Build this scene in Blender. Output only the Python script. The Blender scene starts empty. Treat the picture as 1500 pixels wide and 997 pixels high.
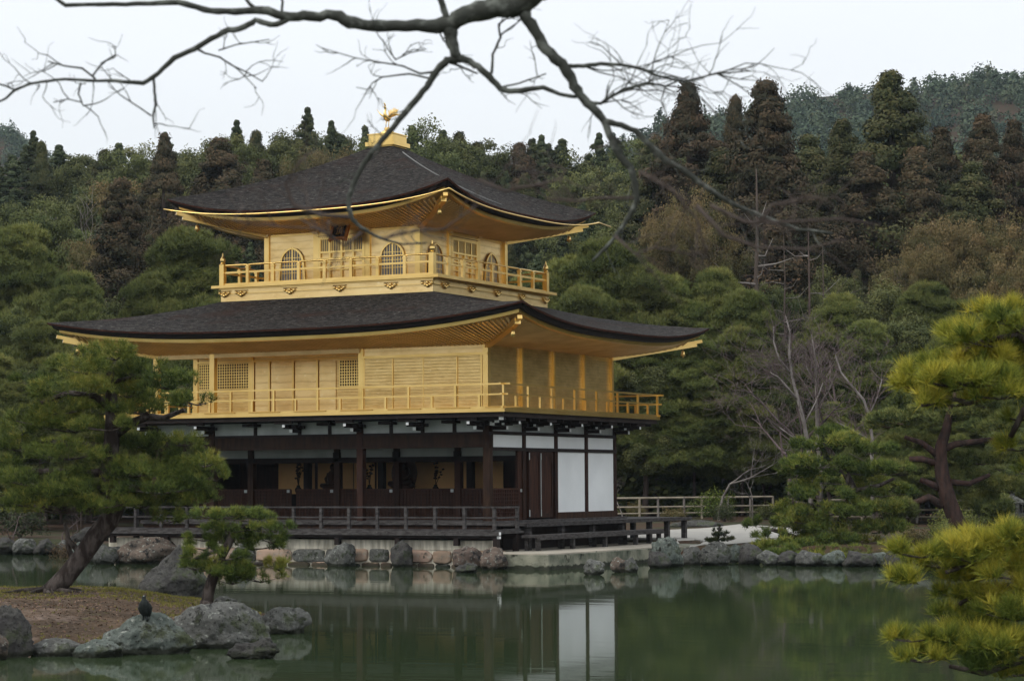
import bpy, math, random
import numpy as np
from mathutils import Vector, Matrix, noise as mnoise

R = math.radians
SC = bpy.context.scene
COL = SC.collection
rnd = random.Random(7)
rng = np.random.default_rng(7)

# ------------------------------------------------------------------ camera
CAM = np.array([30.7424, -57.5016, 2.3562])
YAW, PIT, FPX, ROLL = 0.4801, 0.0623, 3325.5, -0.0053
fw = np.array([-math.sin(YAW)*math.cos(PIT), math.cos(YAW)*math.cos(PIT), math.sin(PIT)])
rt = np.array([math.cos(YAW), math.sin(YAW), 0.0]); up = np.cross(rt, fw)
rt, up = rt*math.cos(ROLL)+up*math.sin(ROLL), up*math.cos(ROLL)-rt*math.sin(ROLL)
cd = bpy.data.cameras.new('camera'); cam = bpy.data.objects.new('camera', cd); COL.objects.link(cam)
cam.matrix_world = Matrix(((rt[0], up[0], -fw[0], CAM[0]), (rt[1], up[1], -fw[1], CAM[1]), (rt[2], up[2], -fw[2], CAM[2]), (0, 0, 0, 1)))
cd.sensor_width = 36; cd.lens = FPX/1500*36; cd.clip_start = 0.2; cd.clip_end = 5000
cd.dof.use_dof = True; cd.dof.focus_distance = 66.0; cd.dof.aperture_fstop = 7.5
SC.camera = cam

# ------------------------------------------------------------------ sky, sun, exposure
SUN_EL, SUN_AZ = R(42), R(218)          # azimuth clockwise from +Y: the light comes from the south-west
w = bpy.data.worlds.new('World'); SC.world = w; w.use_nodes = True
nt = w.node_tree; nt.nodes.clear()
out = nt.nodes.new('ShaderNodeOutputWorld'); bg = nt.nodes.new('ShaderNodeBackground')
sky = nt.nodes.new('ShaderNodeTexSky'); sky.sky_type = 'NISHITA'; sky.sun_disc = False
sky.sun_elevation = SUN_EL; sky.sun_rotation = SUN_AZ
tc = nt.nodes.new('ShaderNodeTexCoord'); sp = nt.nodes.new('ShaderNodeSeparateXYZ')
nt.links.new(tc.outputs['Generated'], sp.inputs[0])
mr = nt.nodes.new('ShaderNodeMapRange'); mr.inputs[1].default_value = 0.0; mr.inputs[2].default_value = 1.0
mr.inputs[3].default_value = 8.3; mr.inputs[4].default_value = 19.5
nt.links.new(sp.outputs[2], mr.inputs[0])
cn = nt.nodes.new('ShaderNodeTexNoise'); cn.inputs['Scale'].default_value = 2.2; cn.inputs['Detail'].default_value = 4
cm = nt.nodes.new('ShaderNodeMapping'); cm.inputs['Scale'].default_value = (1, 1, 4)
nt.links.new(tc.outputs['Generated'], cm.inputs[0]); nt.links.new(cm.outputs[0], cn.inputs['Vector'])
cr = nt.nodes.new('ShaderNodeMapRange'); cr.inputs[3].default_value = 0.94; cr.inputs[4].default_value = 1.07
nt.links.new(cn.outputs[0], cr.inputs[0])
mu = nt.nodes.new('ShaderNodeMath'); mu.operation = 'MULTIPLY'
nt.links.new(mr.outputs[0], mu.inputs[0]); nt.links.new(cr.outputs[0], mu.inputs[1])
tint = nt.nodes.new('ShaderNodeVectorMath'); tint.operation = 'SCALE'; tint.inputs[0].default_value = (0.965, 1.0, 1.035)
nt.links.new(mu.outputs[0], tint.inputs['Scale'])
mx = nt.nodes.new('ShaderNodeMixRGB'); mx.inputs[0].default_value = 0.93
nt.links.new(sky.outputs[0], mx.inputs[1]); nt.links.new(tint.outputs[0], mx.inputs[2])
nt.links.new(mx.outputs[0], bg.inputs[0]); bg.inputs[1].default_value = 0.1
nt.links.new(bg.outputs[0], out.inputs[0])
sd = bpy.data.lights.new('sun', 'SUN'); sd.energy = 1.25; sd.angle = R(14); sd.color = (1.0, 0.95, 0.87)
sun = bpy.data.objects.new('sun', sd); COL.objects.link(sun)
sv = Vector((math.sin(SUN_AZ)*math.cos(SUN_EL), math.cos(SUN_AZ)*math.cos(SUN_EL), math.sin(SUN_EL)))
sun.rotation_euler = sv.to_track_quat('Z', 'Y').to_euler()
SC.view_settings.view_transform = 'Standard'; SC.view_settings.look = 'None'
SC.view_settings.exposure = 0.0; SC.view_settings.gamma = 1.0; SC.view_settings.use_curve_mapping = False
SC.cycles.max_bounces = 6; SC.cycles.diffuse_bounces = 3; SC.cycles.glossy_bounces = 4; SC.cycles.volume_bounces = 0
SC.cycles.sample_clamp_indirect = 6.0; SC.cycles.use_denoising = True

# ------------------------------------------------------------------ picking places: a direction through the camera at a real distance
def ray(x, y): return fw + rt*(x-750)/FPX - up*(y-498.5)/FPX
def at_z(x, y, z):
    d = ray(x, y); return CAM + d*((z-CAM[2])/d[2])
def at_d(x, y, D): return CAM + ray(x, y)*D
def at_Y(x, y, Y):
    d = ray(x, y); return CAM + d*((Y-CAM[1])/d[1])
def at_X(x, y, X):
    d = ray(x, y); return CAM + d*((X-CAM[0])/d[0])
def ud(X, Y):            # world plan -> (lateral, depth)
    dx, dy = X-CAM[0], Y-CAM[1]
    return dx*math.cos(YAW)+dy*math.sin(YAW), -dx*math.sin(YAW)+dy*math.cos(YAW)
def wp(u, D):            # (lateral, depth) -> world plan
    return CAM[0]+u*math.cos(YAW)-D*math.sin(YAW), CAM[1]+u*math.sin(YAW)+D*math.cos(YAW)

# ------------------------------------------------------------------ materials
def mat(name, col, rough=0.7, metal=0.0, col2=None, nscale=3.0, ndetail=6, bump=0.0, bscale=None, spec=0.12, wet=None, rnd_amt=0.0,
        attr=None, attr_cols=None, coords='Object', stretch=(1, 1, 1), lines=None, fac=(0.35, 0.65), bdist=0.02, extra=None):
    m = bpy.data.materials.new(name); m.use_nodes = True; n = m.node_tree.nodes; l = m.node_tree.links
    b = n['Principled BSDF']; b.inputs['Roughness'].default_value = rough; b.inputs['Metallic'].default_value = metal
    b.inputs['Specular IOR Level'].default_value = spec
    t = n.new('ShaderNodeTexCoord'); mp = n.new('ShaderNodeMapping'); mp.inputs['Scale'].default_value = stretch
    l.new(t.outputs[coords], mp.inputs[0])
    c = n.new('ShaderNodeRGB'); c.outputs[0].default_value = (*col, 1); cur = c.outputs[0]
    if attr:
        a = n.new('ShaderNodeAttribute'); a.attribute_name = attr
        rp = n.new('ShaderNodeValToRGB'); el = rp.color_ramp.elements
        el[0].color = (*attr_cols[0], 1); el[1].color = (*attr_cols[-1], 1)
        for i, q in enumerate(attr_cols[1:-1]): e = el.new((i+1)/(len(attr_cols)-1)); e.color = (*q, 1)
        l.new(a.outputs['Fac'], rp.inputs[0]); cur = rp.outputs[0]
    if col2:
        nz = n.new('ShaderNodeTexNoise'); nz.inputs['Scale'].default_value = nscale; nz.inputs['Detail'].default_value = ndetail
        l.new(mp.outputs[0], nz.inputs['Vector'])
        r2 = n.new('ShaderNodeMapRange'); r2.inputs[1].default_value = fac[0]; r2.inputs[2].default_value = fac[1]; l.new(nz.outputs[0], r2.inputs[0])
        mxx = n.new('ShaderNodeMixRGB'); l.new(r2.outputs[0], mxx.inputs[0]); l.new(cur, mxx.inputs[1]); mxx.inputs[2].default_value = (*col2, 1); cur = mxx.outputs[0]
    if extra:            # a second layer of spots: (colour, scale, low, high)
        for (ec, es, e0, e1) in extra:
            nz = n.new('ShaderNodeTexNoise'); nz.inputs['Scale'].default_value = es; nz.inputs['Detail'].default_value = 8; nz.inputs['Roughness'].default_value = .65
            l.new(mp.outputs[0], nz.inputs['Vector'])
            r2 = n.new('ShaderNodeMapRange'); r2.inputs[1].default_value = e0; r2.inputs[2].default_value = e1; l.new(nz.outputs[0], r2.inputs[0])
            mxx = n.new('ShaderNodeMixRGB'); l.new(r2.outputs[0], mxx.inputs[0]); l.new(cur, mxx.inputs[1]); mxx.inputs[2].default_value = (*ec, 1); cur = mxx.outputs[0]
    if wet:              # dark algae line where the stone meets the water
        gp = n.new('ShaderNodeNewGeometry'); sz_ = n.new('ShaderNodeSeparateXYZ'); l.new(gp.outputs['Position'], sz_.inputs[0])
        nz = n.new('ShaderNodeTexNoise'); nz.inputs['Scale'].default_value = 5; l.new(gp.outputs['Position'], nz.inputs['Vector'])
        a3 = n.new('ShaderNodeMath'); a3.operation = 'MULTIPLY_ADD'; l.new(nz.outputs[0], a3.inputs[0]); a3.inputs[1].default_value = -.16; l.new(sz_.outputs[2], a3.inputs[2])
        r2 = n.new('ShaderNodeMapRange'); r2.inputs[1].default_value = -.055+wet; r2.inputs[2].default_value = -.02+wet; r2.inputs[3].default_value = .88; r2.inputs[4].default_value = 0; l.new(a3.outputs[0], r2.inputs[0])
        mxx = n.new('ShaderNodeMixRGB'); l.new(r2.outputs[0], mxx.inputs[0]); l.new(cur, mxx.inputs[1]); mxx.inputs[2].default_value = (.016, .018, .012, 1); cur = mxx.outputs[0]
    hb = None
    if lines:            # (axis, period, depth, colour factor)
        ax, per, dep, cf = lines
        s = n.new('ShaderNodeSeparateXYZ'); l.new(t.outputs[coords], s.inputs[0])
        nn = n.new('ShaderNodeTexNoise'); nn.inputs['Scale'].default_value = 2.0; l.new(t.outputs[coords], nn.inputs['Vector'])
        ad = n.new('ShaderNodeMath'); ad.operation = 'MULTIPLY_ADD'; l.new(nn.outputs[0], ad.inputs[0]); ad.inputs[1].default_value = per*0.25; l.new(s.outputs[ax], ad.inputs[2])
        dv = n.new('ShaderNodeMath'); dv.operation = 'DIVIDE'; l.new(ad.outputs[0], dv.inputs[0]); dv.inputs[1].default_value = per
        fr = n.new('ShaderNodeMath'); fr.operation = 'FRACT'; l.new(dv.outputs[0], fr.inputs[0])
        gt = n.new('ShaderNodeMapRange'); gt.inputs[1].default_value = 0.0; gt.inputs[2].default_value = 0.22; gt.inputs[3].default_value = 0; gt.inputs[4].default_value = 1
        l.new(fr.outputs[0], gt.inputs[0]); hb = gt.outputs[0]
        mm = n.new('ShaderNodeMixRGB'); mm.blend_type = 'MULTIPLY'; mm.inputs[0].default_value = 1
        g2 = n.new('ShaderNodeMapRange'); g2.inputs[3].default_value = cf; g2.inputs[4].default_value = 1; l.new(hb, g2.inputs[0])
        l.new(cur, mm.inputs[1]); l.new(g2.outputs[0], mm.inputs[2]); cur = mm.outputs[0]
    if rnd_amt:
        oi = n.new('ShaderNodeObjectInfo'); hs = n.new('ShaderNodeHueSaturation')
        r3 = n.new('ShaderNodeMapRange'); r3.inputs[3].default_value = 1-rnd_amt; r3.inputs[4].default_value = 1+rnd_amt; l.new(oi.outputs['Random'], r3.inputs[0])
        l.new(r3.outputs[0], hs.inputs['Value'])
        r4 = n.new('ShaderNodeMapRange'); r4.inputs[3].default_value = 0.5-rnd_amt*.05; r4.inputs[4].default_value = 0.5+rnd_amt*.05
        m9 = n.new('ShaderNodeMath'); m9.operation = 'MULTIPLY'; m9.inputs[1].default_value = 7.31; f9 = n.new('ShaderNodeMath'); f9.operation = 'FRACT'
        l.new(oi.outputs['Random'], m9.inputs[0]); l.new(m9.outputs[0], f9.inputs[0]); l.new(f9.outputs[0], r4.inputs[0]); l.new(r4.outputs[0], hs.inputs['Hue'])
        l.new(cur, hs.inputs['Color']); cur = hs.outputs[0]
    l.new(cur, b.inputs['Base Color'])
    if bump:
        nb = n.new('ShaderNodeTexNoise'); nb.inputs['Scale'].default_value = bscale or nscale*3; nb.inputs['Detail'].default_value = 6
        l.new(mp.outputs[0], nb.inputs['Vector']); hsrc = nb.outputs[0]
        if hb is not None:
            a2 = n.new('ShaderNodeMath'); a2.operation = 'MULTIPLY_ADD'; l.new(hb, a2.inputs[0]); a2.inputs[1].default_value = lines[2]; l.new(hsrc, a2.inputs[2]); hsrc = a2.outputs[0]
        bp = n.new('ShaderNodeBump'); bp.inputs['Strength'].default_value = bump; bp.inputs['Distance'].default_value = bdist
        l.new(hsrc, bp.inputs['Height']); l.new(bp.outputs[0], b.inputs['Normal'])
    return m

M = {}
GC, GC2 = (0.88, 0.62, 0.23), (0.76, 0.51, 0.165)
M['gold'] = mat('gold_leaf', GC, 0.30, 0.97, GC2, 1.2, bump=0.25, bscale=6, bdist=.01, rnd_amt=.04)
M['gold_wall'] = mat('gold_leaf_boards', (0.83, 0.59, 0.245), 0.31, 0.96, (0.68, 0.46, 0.175), 1.4, bump=0.35, bscale=5, extra=[((.56, .36, .13), 2.6, .52, .78), ((.95, .74, .40), 5, .58, .8)], lines=(2, 0.092, 0.5, 0.82), bdist=.012, stretch=(1, 1, 2.5))
M['gold_plain'] = mat('gold_leaf_plain', (0.90, 0.66, 0.31), 0.30, 0.96, (0.78, 0.54, 0.225), 1.1, bump=0.3, bscale=4, extra=[((.66, .44, .18), 2.2, .54, .8), ((1.0, .82, .50), 5, .6, .8)], lines=(2, 0.24, 0.5, 0.88), bdist=.01, stretch=(1, 1, 2))
M['gold_soffit'] = mat('gold_leaf_soffit', (0.86, 0.64, 0.33), 0.42, 0.5, (0.72, 0.52, 0.25), 1.5, bump=.2)
M['gold_groove'] = mat('gold_leaf_groove', (0.50, 0.28, 0.07), 0.5, 0.7)
M['shingle'] = mat('cypress_bark_shingle', (0.050, 0.044, 0.039), 0.95, 0, (0.017, 0.015, 0.014), 4.5, ndetail=10, bump=1.0, bscale=9, bdist=.10, stretch=(1, 1, 5), fac=(.38, .60),
                   lines=(2, 0.045, 0.9, 0.45), extra=[((0.15, 0.14, 0.13), 7, .57, .68), ((0.014, 0.012, 0.012), 9, .54, .60), ((0.040, 0.022, 0.017), .4, .54, .70)])
M['bark_edge'] = mat('bark_edge', (0.070, 0.026, 0.017), 0.8, 0, (0.035, 0.015, 0.011), 8, bump=.4)
M['black_band'] = mat('black_eave', (0.012, 0.010, 0.010), 0.6, 0, (0.02, 0.014, 0.012), 6, lines=(2, .03, .4, .7), bump=.2)
M['wood_red'] = mat('aged_red_brown_wood', (0.044, 0.021, 0.013), 0.6, 0, (0.020, 0.010, 0.008), 2.5, bump=.3, bscale=8, stretch=(4, 4, .6), bdist=.01, rnd_amt=.2, extra=[((0.066, 0.034, 0.022), 3, .58, .75)])
M['wood_door'] = mat('door_wood', (0.060, 0.025, 0.015), 0.55, 0, (0.024, 0.011, 0.008), 5, bump=.3, stretch=(5, 5, .35), bdist=.01)
M['wood_dark'] = mat('blackened_wood', (0.018, 0.013, 0.012), 0.65, 0, (0.030, 0.022, 0.020), 3, bump=.3, stretch=(1, 1, 1))
M['wood_grey'] = mat('weathered_grey_wood', (0.078, 0.072, 0.070), 0.8, 0, (0.032, 0.028, 0.027), 3.5, bump=.5, bscale=9, stretch=(1.4, 1.4, 5), bdist=.01, rnd_amt=.15, extra=[((.19, .18, .17), 7, .6, .75)])
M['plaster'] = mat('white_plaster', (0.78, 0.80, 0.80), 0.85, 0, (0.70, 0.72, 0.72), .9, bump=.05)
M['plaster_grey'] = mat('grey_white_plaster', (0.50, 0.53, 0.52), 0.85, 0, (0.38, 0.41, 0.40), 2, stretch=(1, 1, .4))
M['plaster_stained'] = mat('stained_plaster', (0.62, 0.57, 0.47), 0.9, 0, (0.34, 0.31, 0.25), 2.4, bump=.2, stretch=(3, 3, .5), fac=(.4, .62))
M['white_tip'] = mat('white_painted_tip', (0.75, 0.76, 0.76), 0.6)
M['inner_gold'] = mat('painted_gold_panel', (0.72, 0.43, 0.18), 0.5, 0.0, (0.60, 0.35, 0.135), 1.2)
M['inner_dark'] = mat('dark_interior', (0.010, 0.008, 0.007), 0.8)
M['statue'] = mat('dark_bronze', (0.030, 0.015, 0.010), 0.5, .3, (.05, .022, .012), 5)
M['pane'] = mat('grey_paper_pane', (0.24, 0.25, 0.28), 0.5, 0, (0.18, 0.19, 0.22), 5)
M['lattice_dark'] = mat('lattice_shadow', (0.060, 0.036, 0.022), 0.8, 0, (.04, .026, .016), 4)
M['plaque_black'] = mat('black_lacquer', (0.012, 0.010, 0.010), 0.35)
M['plaque_orange'] = mat('orange_lacquer', (0.42, 0.16, 0.04), 0.4, .4)
STONE_X = [((0.27, 0.28, 0.245), 13, .57, .64), ((0.020, 0.020, 0.019), 5, .53, .62), ((0.060, 0.070, 0.040), 2.4, .54, .66), ((0.018, 0.017, 0.016), 26, .56, .64)]
M['rock_grey'] = mat('lichen_rock', (0.072, 0.072, 0.066), 0.95, 0, (0.125, 0.125, 0.115), 5, bump=1.0, bscale=9, bdist=.05, rnd_amt=.22, extra=STONE_X, wet=.04)
M['rock_green'] = mat('green_blue_rock', (0.066, 0.078, 0.068), 0.95, 0, (0.130, 0.145, 0.128), 4.5, bump=1.0, bscale=9, bdist=.05, rnd_amt=.2, extra=STONE_X, wet=.04)
M['rock_red'] = mat('reddish_rock', (0.135, 0.100, 0.080), 0.95, 0, (0.075, 0.062, 0.053), 3.5, bump=.9, bscale=9, bdist=.04, rnd_amt=.2, extra=STONE_X[:2], wet=.04)
M['rock_dark'] = mat('dark_rock', (0.040, 0.038, 0.037), 0.95, 0, (0.078, 0.076, 0.068), 5, bump=1.0, bscale=9, bdist=.05, rnd_amt=.2, extra=STONE_X[1:], wet=.04)
M['masonry'] = mat('pink_masonry', (0.40, 0.28, 0.205), 0.9, 0, (0.27, 0.205, 0.155), 2.2, bump=.8, bscale=6, bdist=.04, rnd_amt=.25, extra=[((.34, .32, .27), 5, .58, .7), ((.05, .05, .04), 3, .6, .7)], wet=.06)
M['slab'] = mat('pale_slab_stone', (0.38, 0.34, 0.28), 0.85, 0, (0.27, 0.245, 0.20), 1.5, bump=.4, bscale=10, bdist=.02, extra=[((0.09, 0.10, 0.075), 2.4, .60, .72)])
M['slab_side'] = mat('mossy_slab_stone', (0.27, 0.26, 0.20), 0.9, 0, (0.09, 0.10, 0.075), 1.8, bump=.8, bscale=8, bdist=.03, extra=[((.03, .032, .025), 3, .55, .66)], wet=.07)
M['sand'] = mat('white_gravel', (0.35, 0.335, 0.30), 0.9, 0, (0.29, 0.275, 0.25), 3, bump=.5, bscale=30, bdist=.02, coords='Object')
M['ground'] = mat('moss_and_litter', (0.055, 0.032, 0.020), 0.95, 0, (0.035, 0.038, 0.018), .35, bump=.6, bscale=5, bdist=.05, fac=(.45, .58), extra=[((0.085, 0.055, 0.035), 3.5, .56, .7), ((0.022, 0.018, 0.012), 7, .53, .66)])
M['island'] = mat('island_soil', (0.085, 0.057, 0.036), 0.95, 0, (0.045, 0.030, 0.019), 1.1, bump=.7, bscale=14, bdist=.03, fac=(.4, .6), extra=[((0.15, 0.11, 0.088), .7, .56, .68), ((0.030, 0.021, 0.014), 9, .53, .64), ((0.14, 0.10, 0.075), 16, .58, .68), ((.12, .115, .04), 2.2, .60, .70)])
M['bark'] = mat('pine_bark', (0.035, 0.027, 0.023), 0.9, 0, (0.105, 0.088, 0.078), 9, bump=1.0, bscale=16, bdist=.05, stretch=(1, 1, .35), fac=(.45, .62), rnd_amt=.15)
M['bark_red'] = mat('red_pine_bark', (0.080, 0.046, 0.038), 0.9, 0, (0.040, 0.029, 0.026), 7, bump=1.0, bscale=14, bdist=.05, stretch=(1, 1, .35), rnd_amt=.15)
M['bark_far'] = mat('far_bark', (0.10, 0.075, 0.062), 0.9, 0, (0.055, 0.042, 0.036), 2, stretch=(1, 1, .3), rnd_amt=.2)
M['bark_pale'] = mat('pale_bark', (0.26, 0.235, 0.21), 0.9, 0, (0.13, 0.11, 0.10), 2, stretch=(1, 1, .4), rnd_amt=.15)
M['twig_grey'] = mat('grey_twigs', (0.13, 0.10, 0.095), 0.9, 0, (0.085, 0.062, 0.062), 2, rnd_amt=.15)
M['branch_near'] = mat('wet_lichen_bark', (0.055, 0.058, 0.050), 0.85, 0, (0.16, 0.17, 0.15), 22, bump=.6, bscale=50, bdist=.006, fac=(.5, .68))
M['twig_brown'] = mat('brown_twigs', (0.085, 0.068, 0.060), 0.9)
F = {}
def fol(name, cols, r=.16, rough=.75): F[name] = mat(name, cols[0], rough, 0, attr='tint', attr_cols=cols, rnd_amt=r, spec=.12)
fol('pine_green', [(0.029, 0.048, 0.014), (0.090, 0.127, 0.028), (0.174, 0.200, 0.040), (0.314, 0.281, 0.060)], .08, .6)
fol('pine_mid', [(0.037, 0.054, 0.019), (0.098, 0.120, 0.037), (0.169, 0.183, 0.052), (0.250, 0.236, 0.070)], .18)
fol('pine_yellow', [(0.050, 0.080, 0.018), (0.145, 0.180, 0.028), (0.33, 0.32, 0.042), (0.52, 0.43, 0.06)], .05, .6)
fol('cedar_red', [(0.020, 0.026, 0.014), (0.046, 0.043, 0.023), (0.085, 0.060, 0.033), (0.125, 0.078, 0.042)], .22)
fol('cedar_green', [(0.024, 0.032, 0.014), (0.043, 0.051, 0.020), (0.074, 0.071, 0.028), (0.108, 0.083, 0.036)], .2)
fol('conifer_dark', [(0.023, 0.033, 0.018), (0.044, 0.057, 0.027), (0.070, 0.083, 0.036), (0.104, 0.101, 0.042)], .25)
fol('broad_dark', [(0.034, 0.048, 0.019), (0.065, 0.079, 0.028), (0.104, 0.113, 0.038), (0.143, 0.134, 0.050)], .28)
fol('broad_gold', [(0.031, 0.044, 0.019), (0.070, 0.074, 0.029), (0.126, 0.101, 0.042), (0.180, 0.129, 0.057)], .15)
fol('hill', [(0.030, 0.050, 0.034), (0.050, 0.074, 0.044), (0.072, 0.094, 0.050), (0.100, 0.100, 0.058)], .0)  # bluer, lighter greens: part of the distance haze is put into the colour
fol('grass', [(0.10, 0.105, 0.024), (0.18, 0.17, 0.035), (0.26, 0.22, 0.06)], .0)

# water
mw = bpy.data.materials.new('pond_water'); mw.use_nodes = True
n = mw.node_tree.nodes; l = mw.node_tree.links; b = n['Principled BSDF']
b.inputs['Base Color'].default_value = (0.032, 0.048, 0.022, 1); b.inputs['Roughness'].default_value = 0.04; b.inputs['IOR'].default_value = 1.33
t = n.new('ShaderNodeTexCoord'); mp = n.new('ShaderNodeMapping'); mp.inputs['Rotation'].default_value = (0, 0, -YAW); mp.inputs['Scale'].default_value = (.55, 1.4, 1)
nz = n.new('ShaderNodeTexNoise'); nz.inputs['Scale'].default_value = 1.1; nz.inputs['Detail'].default_value = 5
l.new(t.outputs['Object'], mp.inputs[0]); l.new(mp.outputs[0], nz.inputs['Vector'])
bp = n.new('ShaderNodeBump'); bp.inputs['Strength'].default_value = 0.16; bp.inputs['Distance'].default_value = 0.012
l.new(nz.outputs[0], bp.inputs['Height']); l.new(bp.outputs[0], b.inputs['Normal']); M['water'] = mw

# ------------------------------------------------------------------ object helpers
def tag(o, label=None, cat=None, group=None, kind=None):
    if label: o['label'] = label
    if cat: o['category'] = cat
    if group: o['group'] = group
    if kind: o['kind'] = kind
    return o
def empty(name, loc=(0, 0, 0)):
    o = bpy.data.objects.new(name, None); o.location = loc; o.empty_display_size = .3; COL.objects.link(o); return o
def link(name, me, m, parent=None):
    o = bpy.data.objects.new(name, me); COL.objects.link(o)
    if m is not None and not me.materials: me.materials.append(m)
    if parent is not None: o.parent = parent
    return o
class MB:
    def __init__(s): s.v = []; s.f = []; s.sm = False
    def box(s, x0, x1, y0, y1, z0, z1):
        i = len(s.v); s.v += [(x0, y0, z0), (x1, y0, z0), (x1, y1, z0), (x0, y1, z0), (x0, y0, z1), (x1, y0, z1), (x1, y1, z1), (x0, y1, z1)]
        s.f += [(i, i+3, i+2, i+1), (i+4, i+5, i+6, i+7), (i, i+1, i+5, i+4), (i+1, i+2, i+6, i+5), (i+2, i+3, i+7, i+6), (i+3, i, i+4, i+7)]; return s
    def bar(s, a, b, w, h, upv=(0, 0, 1)):       # a box beam from a to b
        a = Vector(a); b = Vector(b); d = (b-a).normalized(); r = d.cross(Vector(upv))
        if r.length < 1e-4: r = Vector((1, 0, 0))
        r.normalize(); u = r.cross(d); i = len(s.v)
        for p in (a, b):
            for sx, sz in ((-1, -1), (1, -1), (1, 1), (-1, 1)): s.v.append(tuple(p+r*sx*w/2+u*sz*h/2))
        s.f += [(i, i+1, i+2, i+3), (i+7, i+6, i+5, i+4)] + [(i+k, i+4+k, i+4+(k+1) % 4, i+(k+1) % 4) for k in range(4)]; return s
    def tube(s, pts, rad, n=8, cap=True):
        pts = [Vector(p) for p in pts]; i = len(s.v); ref = Vector((0.31, 0.2, 0.93))
        if abs((pts[-1]-pts[0]).normalized().dot(ref)) > .9: ref = Vector((1, 0.1, 0))
        for k, p in enumerate(pts):
            d = (pts[min(k+1, len(pts)-1)]-pts[max(k-1, 0)]).normalized(); r = d.cross(ref).normalized(); u = r.cross(d)
            q = rad[k] if hasattr(rad, '__len__') else rad
            for j in range(n):
                a = 2*math.pi*j/n; s.v.append(tuple(p+r*math.cos(a)*q+u*math.sin(a)*q))
        for k in range(len(pts)-1):
            for j in range(n): s.f.append((i+k*n+j, i+k*n+(j+1) % n, i+(k+1)*n+(j+1) % n, i+(k+1)*n+j))
        if cap:
            s.f.append(tuple(i+j for j in range(n))[::-1]); e = i+(len(pts)-1)*n; s.f.append(tuple(e+j for j in range(n)))
        return s
    def lathe(s, c, prof, n=12):
        i = len(s.v)
        for (r, z) in prof:
            for j in range(n): a = 2*math.pi*j/n; s.v.append((c[0]+r*math.cos(a), c[1]+r*math.sin(a), c[2]+z))
        for k in range(len(prof)-1):
            for j in range(n): s.f.append((i+k*n+j, i+k*n+(j+1) % n, i+(k+1)*n+(j+1) % n, i+(k+1)*n+j))
        s.f.append(tuple(i+j for j in range(n))[::-1]); e = i+(len(prof)-1)*n; s.f.append(tuple(e+j for j in range(n))); return s
    def quad(s, a, b, c, d): i = len(s.v); s.v += [tuple(a), tuple(b), tuple(c), tuple(d)]; s.f.append((i, i+1, i+2, i+3)); return s
    def poly(s, pts): i = len(s.v); s.v += [tuple(p) for p in pts]; s.f.append(tuple(range(i, i+len(pts)))); return s
    def prism(s, poly, z0, z1):
        i = len(s.v); k = len(poly); s.v += [(p[0], p[1], z0) for p in poly]+[(p[0], p[1], z1) for p in poly]
        s.f.append(tuple(range(i, i+k))[::-1]); s.f.append(tuple(range(i+k, i+2*k)))
        for j in range(k): s.f.append((i+j, i+(j+1) % k, i+k+(j+1) % k, i+k+j))
        return s
    def build(s, name, m, parent=None, smooth=False):
        me = bpy.data.meshes.new(name); me.from_pydata(s.v, [], s.f); me.update()
        if smooth: me.shade_smooth()
        return link(name, me, m, parent)

def tri_mesh(name, verts, nper, tint=None):       # many separate polygons of nper corners each, from one numpy array
    nv = len(verts); nf = nv//nper
    me = bpy.data.meshes.new(name); me.vertices.add(nv); me.vertices.foreach_set('co', np.asarray(verts, np.float32).ravel())
    me.loops.add(nv); me.loops.foreach_set('vertex_index', np.arange(nv, dtype=np.int32))
    me.polygons.add(nf); me.polygons.foreach_set('loop_start', np.arange(0, nv, nper, dtype=np.int32))
    me.polygons.foreach_set('loop_total', np.full(nf, nper, np.int32))
    if tint is not None:
        a = me.attributes.new('tint', 'FLOAT', 'FACE'); a.data.foreach_set('value', np.clip(tint, 0, 1).astype(np.float32))
    me.update(); me.validate(); return me

def unit(v): return v/np.maximum(np.linalg.norm(v, axis=-1, keepdims=True), 1e-9)
def leaves(P, N, size, tint, g, aspect=.6, jit=.7):   # a small tilted quad at each point
    k = len(P); N = unit(N+g.normal(0, jit, (k, 3))); a = unit(np.cross(N, g.normal(0, 1, (k, 3)))); b_ = np.cross(N, a)
    s = (size*g.uniform(.6, 1.4, k))[:, None]; a = a*s; b_ = b_*s*aspect
    V = np.stack([P-a, P-b_*.9, P+a, P+b_*.9], 1).reshape(-1, 3); return V, tint
def tufts(P, Dn, length, width, n, tint, g, spread=.75):   # a fan of needles at each shoot, each a slim triangle
    k = len(P); P2 = np.repeat(P, n, 0); D2 = unit(np.repeat(unit(Dn), n, 0)+g.normal(0, spread, (k*n, 3)))
    s = unit(np.cross(D2, g.normal(0, 1, (k*n, 3))))*width/2; L = (length*g.uniform(.7, 1.15, k*n))[:, None]
    V = np.stack([P2-s, P2+s, P2+D2*L], 1).reshape(-1, 3); T = np.repeat(tint, n)+g.normal(0, .08, k*n); return V, T
def ell(n, g):      # points in the unit ball, denser outward
    v = unit(g.normal(0, 1, (n, 3))); return v*(g.uniform(0, 1, (n, 1))**.33), v

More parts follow.
